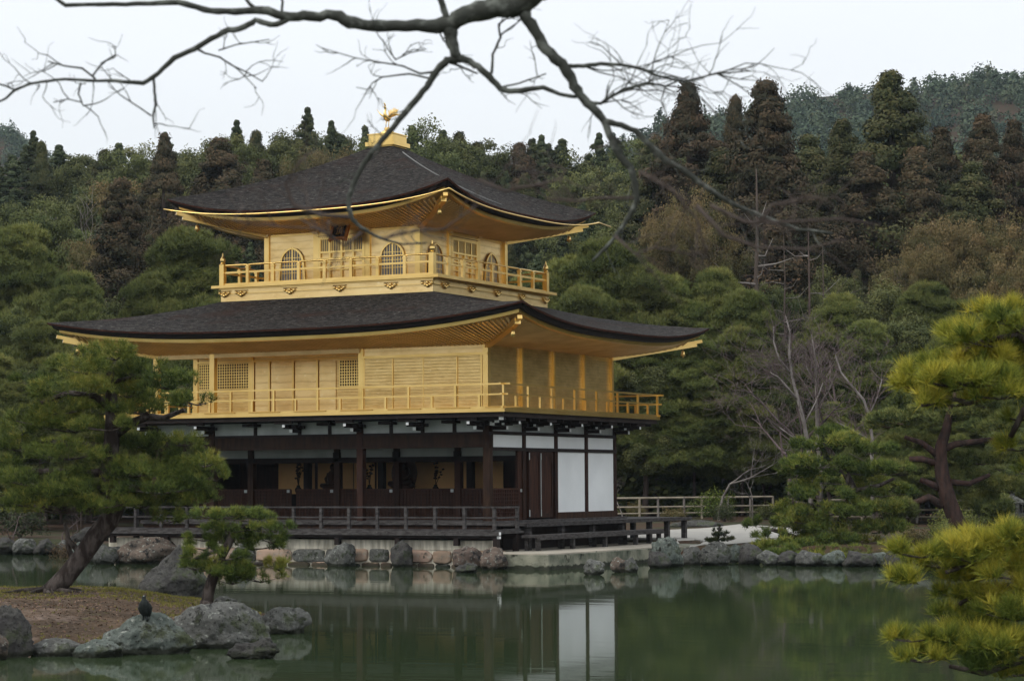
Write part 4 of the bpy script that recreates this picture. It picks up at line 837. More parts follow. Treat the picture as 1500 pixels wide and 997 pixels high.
# ------------------------------------------------------------------ trees with hand-placed pads
DK = 300
def px_tree(name, *A_, sig=.10, tsh=0.0, **K_): return px_tree_(name, *A_, sig=sig, tsh=tsh, **K_)
def px_tree_(name, lab, cat, D, trunk, limbs, pads, needle, dens, fmat, bmat, seed, group=None, z_base=None, depth=1.0, sz=1.0, tilt=.9, dj=.8, sig=.10, tsh=0.0):
    """trunk, limbs: (x, y, radius in px[, depth offset in m]); pads: (x, y, rx, ry[, depth offset])"""
    g = np.random.default_rng(seed); k = D/FPX
    base = at_d(trunk[0][0], trunk[0][1], D); t_ = empty(name, base); tag(t_, lab, cat, group); B0 = Vector(base)
    def pt(x, y, o=0): return Vector(at_d(x, y, D+o))-B0
    mb = MB(); mb.tube([pt(p[0], p[1], p[3] if len(p) > 3 else 0) for p in trunk], [p[2]*k for p in trunk], 10)
    p0 = trunk[0]; mb.tube([pt(p0[0]-.2, p0[1]-6), pt(p0[0], p0[1]+12)], [p0[2]*k, p0[2]*k*1.5], 10)
    tr_ = mb.build('trunk', bmat, t_, True)
    for lm in limbs:
        mb = MB(); mb.tube([pt(p[0], p[1], p[3] if len(p) > 3 else 0) for p in lm], [p[2]*k for p in lm], 7); mb.build('branch', bmat, t_, True)
    P = []; Dn = []; T = []; tw = MB()
    lat = np.array([math.cos(YAW), math.sin(YAW), 0]); fwd = np.array([-math.sin(YAW), math.cos(YAW), 0])
    for i, pd in enumerate(pads):
        x, y, rx, ry = pd[:4]; o = pd[4] if len(pd) > 4 else g.uniform(-dj, dj)
        c = np.array(pt(x, y, o)); a, b_ = rx*k, ry*k; dp = a*depth
        n_ = int(dens*a*(dp)*(1+b_/a*2)*DK*sz); v, s_ = ell(n_, g)
        nsub = max(6, int(rx/5)); sc = g.uniform(-1, 1, (nsub, 2)); sc = sc[np.hypot(sc[:, 0], sc[:, 1]) < 1]; sc = sc if len(sc) else np.zeros((1, 2))
        w_ = g.integers(0, max(1, len(sc)), n_); loc = sc[w_]*.85+g.normal(0, sig, (n_, 2))
        rr = np.clip(1-np.hypot(loc[:, 0], loc[:, 1])**2, .02, 1)**.5
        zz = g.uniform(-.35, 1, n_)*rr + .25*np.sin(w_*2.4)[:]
        pts = c+np.outer(loc[:, 0]*a, lat)+np.outer(loc[:, 1]*dp, fwd)+np.outer(zz*b_, [0, 0, 1.])
        dr = np.outer(loc[:, 0]*.8, lat)+np.outer(loc[:, 1]*.8, fwd)+np.outer(np.full(n_, tilt), [0, 0, 1.])
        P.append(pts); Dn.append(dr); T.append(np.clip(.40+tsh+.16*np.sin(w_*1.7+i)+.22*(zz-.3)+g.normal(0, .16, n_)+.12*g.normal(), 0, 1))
        for q_ in range(min(len(sc), 12)):
            e_ = c+lat*sc[q_][0]*a*.8+fwd*sc[q_][1]*dp*.8; m_ = (c+e_)/2-np.array([0, 0, b_*.25]); tw.tube([tuple(c-np.array([0, 0, b_*.4])), tuple(m_), tuple(e_)], [.004+.0022*k*40/FPX*FPX*.1+.010*(k > .008), .006, .003], 5, False)
    P = np.concatenate(P); Dn = np.concatenate(Dn); T = np.concatenate(T)
    V, TT = tufts(P, Dn, needle[0], needle[1], needle[2], T, g, needle[3] if len(needle) > 3 else .6)
    tw.build('twigs', bmat, t_)['kind'] = 'stuff'
    link('needles', tri_mesh('needles', V, 3, TT), fmat, t_)
    return t_
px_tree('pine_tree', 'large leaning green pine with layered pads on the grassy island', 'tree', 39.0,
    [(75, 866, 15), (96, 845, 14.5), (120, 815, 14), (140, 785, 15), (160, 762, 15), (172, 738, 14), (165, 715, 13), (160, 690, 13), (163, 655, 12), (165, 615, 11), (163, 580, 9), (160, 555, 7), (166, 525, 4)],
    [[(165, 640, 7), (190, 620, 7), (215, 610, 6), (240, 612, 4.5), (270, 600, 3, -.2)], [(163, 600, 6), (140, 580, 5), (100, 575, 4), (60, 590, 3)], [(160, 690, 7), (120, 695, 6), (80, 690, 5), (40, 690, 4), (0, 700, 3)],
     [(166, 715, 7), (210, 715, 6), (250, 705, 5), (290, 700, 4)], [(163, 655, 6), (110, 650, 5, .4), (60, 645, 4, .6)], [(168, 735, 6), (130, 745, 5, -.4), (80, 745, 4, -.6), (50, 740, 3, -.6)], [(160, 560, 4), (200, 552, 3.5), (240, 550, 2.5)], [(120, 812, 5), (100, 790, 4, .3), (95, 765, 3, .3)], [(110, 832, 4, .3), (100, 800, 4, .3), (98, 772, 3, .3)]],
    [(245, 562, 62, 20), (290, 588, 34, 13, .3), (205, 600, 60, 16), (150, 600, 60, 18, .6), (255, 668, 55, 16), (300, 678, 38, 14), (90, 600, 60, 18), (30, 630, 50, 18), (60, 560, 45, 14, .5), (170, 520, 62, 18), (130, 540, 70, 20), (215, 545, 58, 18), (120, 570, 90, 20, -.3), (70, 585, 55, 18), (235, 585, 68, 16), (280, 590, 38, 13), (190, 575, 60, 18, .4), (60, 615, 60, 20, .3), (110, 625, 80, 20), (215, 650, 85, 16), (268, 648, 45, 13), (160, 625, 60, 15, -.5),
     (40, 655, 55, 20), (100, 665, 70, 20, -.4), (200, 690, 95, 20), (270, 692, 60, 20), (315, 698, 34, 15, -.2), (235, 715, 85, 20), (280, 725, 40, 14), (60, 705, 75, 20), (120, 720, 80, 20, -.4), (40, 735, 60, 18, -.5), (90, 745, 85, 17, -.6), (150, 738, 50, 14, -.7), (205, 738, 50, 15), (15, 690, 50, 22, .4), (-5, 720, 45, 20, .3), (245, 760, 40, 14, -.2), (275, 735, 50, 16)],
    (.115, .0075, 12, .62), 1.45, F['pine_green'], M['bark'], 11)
rb = MB(); O_ = Vector(at_d(75, 866, 39.0))
for a_, L_ in ((-2.8, .9), (-2.2, .6), (2.9, 1.0), (-.4, .7), (-1.4, .5), (.5, .6)):
    P_ = []
    for q_ in range(6):
        x_, y_ = O_.x+math.cos(a_+q_*.12)*L_*q_/5, O_.y+math.sin(a_+q_*.12)*L_*q_/5; P_.append((x_-O_.x, y_-O_.y, iz(x_, y_)+.05*(1-q_/5)-O_.z+(.06 if q_ == 0 else 0)))
    rb.tube(P_, [.085, .06, .05, .035, .025, .01], 6)
leaning = [o for o in COL.objects if o.get('label', '').startswith('large leaning green pine')][0]; rb.build('roots', M['bark'], leaning, True)
px_tree('pine_tree', 'small low green pine on the island in front of the dark slanted boulder', 'tree', 35.6,
    [(303, 884, 9), (306, 865, 8.5), (312, 845, 8), (318, 825, 7), (328, 808, 6.5), (338, 790, 5.5), (341, 775, 4.5), (338, 765, 3)],
    [[(316, 830, 4), (350, 822, 3.5), (385, 826, 2.5)], [(330, 800, 3.5), (295, 815, 2.5), (275, 822, 2)], [(340, 775, 3), (370, 768, 2.5), (390, 770, 2)], [(340, 770, 3), (310, 765, 2)]],
    [(355, 758, 60, 12), (320, 755, 50, 11), (395, 775, 40, 12), (340, 775, 50, 11), (300, 788, 32, 10), (360, 785, 50, 9), (310, 832, 50, 17), (350, 838, 52, 18), (382, 846, 42, 16), (412, 830, 32, 13), (285, 828, 28, 15), (340, 850, 42, 13), (400, 790, 30, 12), (300, 800, 40, 13), (370, 800, 48, 12), (265, 812, 26, 11), (330, 815, 40, 12)],
    (.095, .0065, 12, .62), 2.4, F['pine_green'], M['bark'], 12, dj=.3, depth=.9)
# foreground pine reaching in from the right bank
YPQ = lambda L_: [(x, y, rx*1.12, ry*.78) for x, y, rx, ry in L_]
YP = [(1460, 455, 40, 16), (1420, 490, 45, 20), (1395, 560, 50, 22), (1340, 565, 32, 14), (1350, 590, 34, 16), (1440, 530, 50, 22), (1480, 545, 50, 22), (1460, 800, 60, 26), (1350, 810, 45, 20), (1320, 850, 28, 12), (1420, 815, 60, 24), (1480, 840, 50, 24), (1410, 870, 50, 16), (1450, 880, 55, 22), (1460, 945, 55, 22), (1400, 935, 50, 18), (1350, 965, 45, 14), (1478, 470, 45, 22), (1450, 500, 62, 26), (1400, 535, 60, 22), (1375, 570, 55, 20), (1430, 560, 55, 24), (1345, 545, 32, 14), (1490, 520, 40, 22), (1465, 580, 45, 14), (1500, 560, 40, 18), (1400, 590, 40, 16), (1510, 480, 45, 26), (1495, 612, 30, 14), (1490, 655, 34, 18), (1500, 690, 24, 14),
      (1440, 800, 60, 22), (1380, 825, 68, 22), (1345, 850, 40, 15), (1480, 790, 50, 25), (1500, 820, 60, 26), (1420, 845, 60, 18), (1335, 935, 38, 14), (1380, 955, 55, 17), (1440, 920, 60, 24), (1490, 900, 55, 28), (1500, 950, 60, 24), (1430, 975, 55, 16), (1400, 900, 45, 16), (1480, 985, 50, 18), (1520, 870, 50, 28), (1820, 370, 110, 40), (1900, 420, 100, 40), (1960, 620, 100, 40), (1990, 900, 90, 36)]
px_tree('pine_tree', 'yellow-green foreground pine reaching in from the right edge of the view', 'tree', 15.5,
    [(1980, 1180, 60), (1950, 1000, 55), (1900, 800, 48), (1880, 600, 38), (1840, 450, 24), (1800, 380, 12)],
    [[(1890, 650, 22), (1720, 600, 14), (1600, 560, 10), (1500, 540, 7), (1440, 580, 5), (1420, 590, 4), (1380, 580, 3)], [(1530, 520, 8), (1490, 490, 5), (1440, 500, 4), (1400, 520, 3)], [(1560, 545, 8), (1500, 600, 5), (1480, 640, 4)],
     [(1900, 850, 24), (1720, 870, 14), (1600, 860, 10), (1530, 850, 7), (1480, 858, 6), (1430, 868, 4), (1405, 885, 3)], [(1560, 855, 7), (1500, 820, 5), (1440, 820, 4), (1385, 838, 3)], [(1910, 1000, 22), (1720, 990, 13), (1600, 975, 9), (1500, 965, 6), (1440, 985, 5), (1390, 975, 3)], [(1600, 975, 7), (1500, 935, 5), (1420, 925, 4), (1360, 935, 3)], [(1700, 600, 10), (1600, 520, 7), (1500, 480, 5), (1470, 470, 3)]],
    YPQ(YP), (.115, .0048, 18, .60), 1.15, F['pine_yellow'], M['bark'], 13, dj=.35, depth=.9, sz=3.0, tilt=1.25, tsh=.09)
# pines on the right bank
px_tree('pine_tree', 'red-barked pine with a leaning trunk on the right bank, upright behind the yellow pine', 'tree', 72.0,
    [(1412, 782, 12), (1400, 760, 12), (1390, 735, 12), (1382, 705, 11), (1378, 680, 10), (1378, 655, 9), (1386, 630, 7), (1392, 600, 5), (1400, 575, 3)],
    [[(1380, 740, 7), (1360, 728, 6), (1335, 738, 4)], [(1378, 715, 6), (1362, 708, 5), (1348, 702, 4)], [(1378, 672, 6), (1365, 660, 5), (1350, 648, 4), (1325, 640, 3)], [(1380, 658, 6), (1400, 650, 5), (1440, 645, 4), (1480, 640, 3)], [(1378, 680, 5), (1350, 672, 5), (1332, 672, 4)], [(1384, 705, 5), (1420, 708, 4), (1450, 695, 3)]],
    [(1400, 575, 60, 18), (1350, 590, 60, 18), (1450, 590, 60, 20), (1330, 615, 55, 18), (1400, 610, 70, 18), (1470, 625, 55, 18), (1335, 650, 46, 13, 1.2), (1440, 675, 50, 14, .8), (1480, 670, 50, 16), (1320, 690, 50, 14), (1335, 688, 36, 10, .6), (1445, 735, 45, 18, 1.0), (1460, 750, 55, 18), (1425, 700, 34, 9, .9), (1480, 715, 50, 16), (1300, 620, 45, 16), (1330, 755, 45, 14), (1300, 745, 40, 15)],
    (.17, .020, 8, .7), 1.5, F['pine_mid'], M['bark_red'], 14, dj=1.2)
px_tree('pine_tree', 'wide low green pine with stepped pads spreading over the right bank stones', 'tree', 68.0,
    [(1235, 800, 7), (1228, 775, 7), (1240, 745, 7), (1250, 715, 6), (1235, 685, 5), (1215, 660, 4), (1205, 640, 3)],
    [[(1228, 780, 4), (1180, 790, 3), (1130, 775, 3)], [(1240, 740, 4), (1190, 740, 3), (1160, 735, 3)], [(1245, 720, 4), (1290, 710, 3), (1310, 700, 2)], [(1238, 690, 3), (1200, 685, 3), (1180, 680, 2)]],
    [(1210, 635, 40, 11), (1235, 648, 58, 13), (1190, 655, 45, 13), (1270, 660, 50, 13), (1200, 680, 55, 14), (1170, 695, 40, 12), (1265, 690, 62, 14), (1300, 690, 40, 14), (1235, 705, 70, 12), (1165, 720, 35, 12), (1200, 725, 55, 13), (1290, 722, 55, 14), (1150, 745, 35, 11), (1210, 750, 60, 13), (1275, 748, 60, 14), (1120, 768, 32, 11), (1165, 775, 45, 13), (1225, 775, 55, 14), (1280, 775, 55, 15), (1130, 785, 30, 9), (1200, 795, 60, 13), (1255, 795, 45, 13), (1160, 800, 45, 10, -2.2), (1225, 808, 45, 9, -2.2), (1130, 800, 30, 9, -2.2), (1180, 812, 45, 8, -2.2), (1250, 812, 40, 8, -2.2), (1140, 812, 30, 7, -2.2), (1290, 805, 30, 9, -2.2), (1215, 790, 60, 12), (1135, 815, 34, 8, -3.6), (1170, 819, 36, 8, -3.8), (1210, 818, 38, 8, -3.7), (1250, 820, 36, 8, -3.8), (1283, 815, 28, 8, -3.6), (1155, 806, 40, 7, -2.7), (1235, 808, 50, 7, -2.7), (1180, 762, 50, 12), (1310, 745, 35, 12)],
    (.16, .019, 8, .7), .95, F['pine_green'], M['bark'], 15, dj=1.0)
px_tree('young_pine', 'tiny dark young pine standing on the white-veined boulder beside the gravel', 'young pine', 67.0,
    [(1052, 800, 2.2), (1052, 788, 2), (1053, 778, 1.5), (1054, 770, 1)], [[(1052, 792, 1.4), (1040, 790, 1.1), (1032, 788, .8)], [(1052, 790, 1.4), (1064, 789, 1.1), (1074, 785, .8)], [(1053, 784, 1.2), (1042, 781, .8)], [(1053, 784, 1.2), (1063, 780, .8)]],
    [(1052, 792, 20, 3), (1038, 792, 9, 2.5), (1066, 790, 9, 3), (1050, 784, 13, 3), (1062, 781, 6, 2), (1052, 777, 8, 3), (1054, 771, 4, 3)], (.12, .018, 8, .6), 2.2, F['conifer_dark'], M['bark'], 16, dj=.1)

# ------------------------------------------------------------------ forest prototypes (mesh data reused by each tree)
PROTO = {}
def trunk_mesh(name, h, r, g, lean=.03, limbs=0, top=.96, lstart=.35, lr=.3):
    mb = MB(); n_ = 9; off = [(0, 0)]
    for k in range(1, n_): off.append((off[-1][0]+g.normal(0, lean)*h/n_, off[-1][1]+g.normal(0, lean)*h/n_))
    pts = [(off[k][0], off[k][1], h*top*k/(n_-1)-(.6 if k == 0 else 0)) for k in range(n_)]; mb.tube(pts, [max(.03, r*(1-.86*k/(n_-1))) for k in range(n_)], 8)
    ends = []
    for k in range(limbs):
        t_ = g.uniform(lstart, .92); i = min(int(t_*(n_-1)), n_-2); f_ = t_*(n_-1)-i; p = Vector(pts[i]).lerp(Vector(pts[i+1]), f_); a = g.uniform(0, 6.28); L_ = h*lr*(1.15-t_)*g.uniform(.6, 1.2)
        e_ = p+Vector((math.cos(a)*L_, math.sin(a)*L_, L_*g.uniform(.0, .45))); m_ = (p+e_)/2+Vector((0, 0, L_*.08)); mb.tube([p, m_, e_], [r*.32, r*.2, r*.06], 5); ends.append(e_)
    me = bpy.data.meshes.new(name); me.from_pydata(mb.v, [], mb.f); me.shade_smooth(); return me, pts, ends
def crown_cedar(seed, h=10., w_=3.0, n_clump=260, per=70, base=.22, tight=1.0, red=.5, lsz=.11, ragged=.25, s0=.20, s1=.40, wav=.22, flat=.75):
    """billowing conical crown: rounded sprays in tiers, drooping at their rims"""
    g = np.random.default_rng(seed); Vs = []; Ts = []; ph = g.uniform(0, 6.28, 8)
    for k in range(n_clump):
        t_ = g.uniform(0, 1)**.85; z = h*(base+(1-base)*t_); prof = (1-t_)**.85*(.88+wav*math.sin(t_*13+ph[0]))*min(1, .45+t_*3)
        a = g.uniform(0, 6.28); lob = 1+ragged*math.sin(3*a+ph[1]+t_*5)+ragged*.7*math.sin(5*a+ph[2]-t_*9); r = w_*prof*lob*(g.uniform(.45, 1)**.5)
        c = np.array([math.cos(a)*r, math.sin(a)*r, z-r*.12]); s = (s0+s1*(1-t_))*g.uniform(.6, 1.4)*tight*w_/3
        v, nn = ell(per, g); v = v*(1+.4*(g.uniform(0, 1, (per, 1)) < .25))*np.array([1, 1, flat]); k_ = v[:, 2] > -.45; v = v[k_]; nn = nn[k_]
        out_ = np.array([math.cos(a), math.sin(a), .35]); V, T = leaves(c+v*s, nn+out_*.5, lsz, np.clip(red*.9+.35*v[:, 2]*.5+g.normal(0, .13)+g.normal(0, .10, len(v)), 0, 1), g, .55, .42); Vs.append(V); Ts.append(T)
    return tri_mesh('crown', np.concatenate(Vs), 4, np.concatenate(Ts))
def crown_broad(seed, h=10., w_=4.2, n_clump=130, per=170, base=.25, tone=.45, lsz=.095, round_=1.0, lump=.85):
    g = np.random.default_rng(seed); Vs = []; Ts = []; big = []
    for k in range(int(9*round_)+4):
        a = g.uniform(0, 6.28); z = h*g.uniform(base+.12, .86); r = w_*.55*g.uniform(0, 1)*math.sqrt(max(.05, 1-((z/h-.5)/.55)**2)); big.append((np.array([math.cos(a)*r, math.sin(a)*r, z]), w_*g.uniform(.32, .5)))
    big.append((np.array([0, 0, h*.84]), w_*.36))
    for k in range(n_clump):
        c0, R0 = big[g.integers(len(big))]; d = unit(g.normal(0, 1, (1, 3)))[0]; d[2] = abs(d[2])*.9-.25; d = d/np.linalg.norm(d); c = c0+d*R0*g.uniform(.75, 1)*np.array([1, 1, .8]); s = R0*g.uniform(.24, .42)*lump
        v, nn = ell(per, g); v = v*(1+.35*(g.uniform(0, 1, (per, 1)) < .22))*np.array([1, 1, .7]); k_ = v[:, 2] > -.4; v = v[k_]; nn = nn[k_]
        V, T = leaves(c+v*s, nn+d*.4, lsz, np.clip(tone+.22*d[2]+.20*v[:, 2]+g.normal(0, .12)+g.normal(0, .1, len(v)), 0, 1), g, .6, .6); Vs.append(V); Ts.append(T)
    return tri_mesh('crown', np.concatenate(Vs), 4, np.concatenate(Ts))
def crown_pine(seed, h=10., w_=3.6, n_pad=46, base=.35, needle=(.24, .045, 6), dens=90, tone=.45, flat=.24):
    g = np.random.default_rng(seed); P = []; Dn = []; T = []
    for k in range(n_pad):
        t_ = (k+g.uniform(0, 1))/n_pad; z = h*(base+(1-base)*t_*.97); prof = (1-t_)**.5*min(1, .5+t_*2.5); a = k*2.4+g.normal(0, .5); r = w_*prof*g.uniform(.35, .85); s = w_*g.uniform(.22, .38)*(.6+.6*prof)
        c = np.array([math.cos(a)*r, math.sin(a)*r, z]); n_ = int(dens*s*s*3); q_ = g.uniform(0, 6.28, n_); rr = g.uniform(0, 1, n_)**.5; lx, ly = np.cos(q_)*rr, np.sin(q_)*rr
        bump_ = .25*np.sin(lx*6+a)+.25*np.cos(ly*6-a); zz = (1-rr**2)**.5*g.uniform(-.2, 1, n_)+bump_
        P.append(c+np.stack([lx*s, ly*s, zz*s*flat*1.4], -1)); Dn.append(np.stack([lx*.7, ly*.7, np.full(n_, .8)], -1)); T.append(np.clip(tone+.3*zz*.5+g.normal(0, .1)+g.normal(0, .12, n_), 0, 1))
    V, TT = tufts(np.concatenate(P), np.concatenate(Dn), needle[0], needle[1], needle[2], np.concatenate(T), g, .75); return tri_mesh('crown', V, 3, TT)
def proto(kind, crown, fm, h, r, bm_, seed, **kw):
    g = np.random.default_rng(seed+99); tm, pts, ends = trunk_mesh('trunk', h, r, g, **kw); tm.materials.append(bm_); crown.materials.append(fm); PROTO.setdefault(kind, []).append((tm, crown, h))
for s in range(3): proto('cedar_red', crown_cedar(20+s, 10, 2.6, 250, 340, .26, 1.2, .52, .047, s0=.16, s1=.42), F['cedar_red'], 10, .26, M['bark_far'], 20+s, limbs=9, lean=.01, lr=.16, lstart=.12)
for s in range(2): proto('cedar_green', crown_cedar(30+s, 10, 2.8, 260, 330, .22, 1.2, .48, .047, s0=.16, s1=.44, wav=.15), F['cedar_green'], 10, .25, M['bark_far'], 30+s, limbs=8, lean=.01, lr=.16, lstart=.15)
for s in range(3): proto('conifer', crown_cedar(40+s, 10, 2.5, 420, 190, .10, 1.0, .48, .052, ragged=.7, s0=.10, s1=.34, wav=.05, flat=.7), F['conifer_dark'], 10, .22, M['bark_far'], 40+s, limbs=8, lean=.015, lr=.2)
for s in range(3): proto('broad', crown_broad(50+s, 10, 4.4, 210, 380, .12, .42, .052), F['broad_dark'], 10, .22, M['bark_far'], 50+s, top=.72, limbs=9, lean=.04, lr=.35)
for s in range(2): proto('broad_gold', crown_broad(60+s, 10, 4.6, 200, 430, .12, .52, .050), F['broad_gold'], 10, .22, M['bark_far'], 60+s, top=.72, limbs=9, lean=.04, lr=.35)
for s in range(3): proto('pine', crown_pine(70+s, 10, 3.9, 70, .22, (.25, .032, 7), 165), F['pine_mid'], 10, .11, M['bark_far'], 70+s, top=.9, limbs=14, lean=.05, lr=.35)
def bare_mesh(seed, h=10, r=.16, spread=.5, lv=5, up_=.55):
    g = random.Random(seed); mb = MB()
    def grow(p, d, L_, rr, k):
        n_ = 3; pts = [p]; q_ = p.copy(); dd = d.copy()
        for i in range(n_): dd = (dd+Vector((g.gauss(0, .12), g.gauss(0, .12), g.gauss(.03, .08)))).normalized(); q_ = q_+dd*L_/n_; pts.append(q_.copy())
        mb.tube(pts, [rr*(1-.45*i/n_) for i in range(n_+1)], 6 if k < 2 else 4 if k < 3 else 3, False)
        if k >= lv: return
        for i in range(2 if k == 0 else g.choice((2, 3, 3))):
            a = Vector((g.gauss(0, 1), g.gauss(0, 1), g.gauss(.1, .5))).normalized(); e_ = (dd*up_*1.3+a*spread).normalized(); s_ = pts[-1] if i == 0 else pts[g.choice((2, 3))]; grow(s_.copy(), e_, L_*g.uniform(.55, .85), max(rr*.5, .008), k+1)
    grow(Vector((0, 0, -.3)), Vector((g.gauss(0, .06), g.gauss(0, .06), 1)), h*.34, r, 0); 
    me = bpy.data.meshes.new('branches'); me.from_pydata(mb.v, [], mb.f); zs = max(v[2] for v in mb.v); return me, zs

KIND = {'cedar_red': ('cedar_tree', 'reddish-brown billowing cedar', 'tree'), 'cedar_green': ('cedar_tree', 'dark olive billowing cedar', 'tree'), 'conifer': ('conifer_tree', 'dark green ragged conifer', 'tree'),
        'broad': ('broadleaf_tree', 'dark rounded evergreen', 'tree'), 'broad_gold': ('broadleaf_tree', 'golden-brown rounded evergreen', 'tree'), 'pine': ('pine_tree', 'mid green spreading pine', 'tree')}
def zone(px, ytop, D):
    lay = 'on the skyline' if D > 175 else 'below the skyline' if D > 155 else 'halfway up the forest' if D > 130 else 'low in the forest'
    z_ = ['at the left edge', 'over the lower roof tip', 'left of the upper roof', 'behind the upper roof tip', 'left of the roof finial', 'right of the roof finial', 'right of the upper roof', 'before the hill foot', 'beside the red cedars', 'near the tallest cedar', 'right of the tallest cedar', 'at the right edge']
    return lay, z_[int(np.clip((px+20)/1540*12, 0, 11))]
LABN = {}
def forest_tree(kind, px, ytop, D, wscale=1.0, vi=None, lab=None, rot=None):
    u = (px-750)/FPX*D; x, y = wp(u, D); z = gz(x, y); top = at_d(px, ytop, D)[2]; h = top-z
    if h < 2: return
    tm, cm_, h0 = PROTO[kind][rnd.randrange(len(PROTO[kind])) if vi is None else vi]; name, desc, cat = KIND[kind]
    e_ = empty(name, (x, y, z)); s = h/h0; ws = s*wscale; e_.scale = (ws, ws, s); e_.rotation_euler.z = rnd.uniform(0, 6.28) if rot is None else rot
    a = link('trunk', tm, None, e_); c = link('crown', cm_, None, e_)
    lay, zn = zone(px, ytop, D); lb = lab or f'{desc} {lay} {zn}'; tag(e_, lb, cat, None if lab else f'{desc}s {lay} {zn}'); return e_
SKY = [(-60, 240), (0, 232), (45, 196), (100, 208), (150, 214), (180, 204), (240, 198), (270, 222), (300, 204), (345, 178), (400, 202), (450, 160), (490, 184), (530, 192), (575, 190), (620, 168), (660, 188), (700, 200), (750, 208), (795, 198), (860, 206), (900, 196), (940, 196), (1000, 205), (1100, 205), (1180, 215), (1260, 210), (1350, 225), (1420, 215), (1500, 205), (1560, 205)]
sx_, sy_ = zip(*SKY)
g = random.Random(21)
x = -70
while x < 1570:                                   # skyline row
    k = g.choices(['conifer', 'cedar_green', 'broad', 'cedar_red'], [3, 2, 5, 1 if x < 400 else .3])[0]; forest_tree(k, x, float(np.interp(x, sx_, sy_))+g.uniform(0, 16)-(6 if k == 'conifer' and g.random() < .3 else 0), g.uniform(186, 214), g.uniform(.9, 1.35) if k == 'conifer' else g.uniform(.62, .95)); x += g.uniform(17, 27)
for (x, y, k) in ((45, 190, 'conifer'), (240, 192, 'conifer'), (345, 174, 'conifer'), (450, 155, 'conifer'), (485, 175, 'conifer'), (535, 183, 'conifer'), (632, 166, 'broad'), (700, 190, 'broad'), (795, 196, 'conifer'), (880, 193, 'conifer')): forest_tree(k, x, y, 196, .8)
x = -80
while x < 1580:                                   # second row
    base_y = np.interp(x, [-80, 200, 500, 900, 1500], [258, 262, 238, 262, 250]); k = g.choices(['conifer', 'broad', 'cedar_green', 'cedar_red', 'broad_gold'], [4, 4, 3, 2 if x < 420 or x > 980 else .2, .4 if x < 420 else 0])[0]; forest_tree(k, x, base_y+g.uniform(-6, 34), g.uniform(160, 176), g.uniform(.62, .9)); x += g.uniform(24, 36)
x = -80
while x < 1580:                                   # third row
    if 260 < x < 860: base_y = 330; st = 70
    else: base_y = np.interp(x, [-80, 0, 250, 900, 1500], [320, 305, 320, 322, 320]); st = 50
    k = g.choices(['broad', 'cedar_green', 'conifer', 'broad_gold', 'pine'], [4, 3, 3, .5 if x < 300 else 0, 1.5 if x < 900 else 0])[0]; forest_tree(k, x, base_y+g.uniform(-10, 45), g.uniform(138, 152), g.uniform(.65, .9)); x += g.uniform(.5, .85)*st
x = -80
while x < 1580:                                   # fourth row, low and dark
    if 300 < x < 820: x += 30; continue
    k = g.choice(['broad', 'cedar_green', 'conifer', 'broad']); forest_tree(k, x, g.uniform(370, 420), g.uniform(122, 128), g.uniform(.65, .9)); x += g.uniform(34, 50)
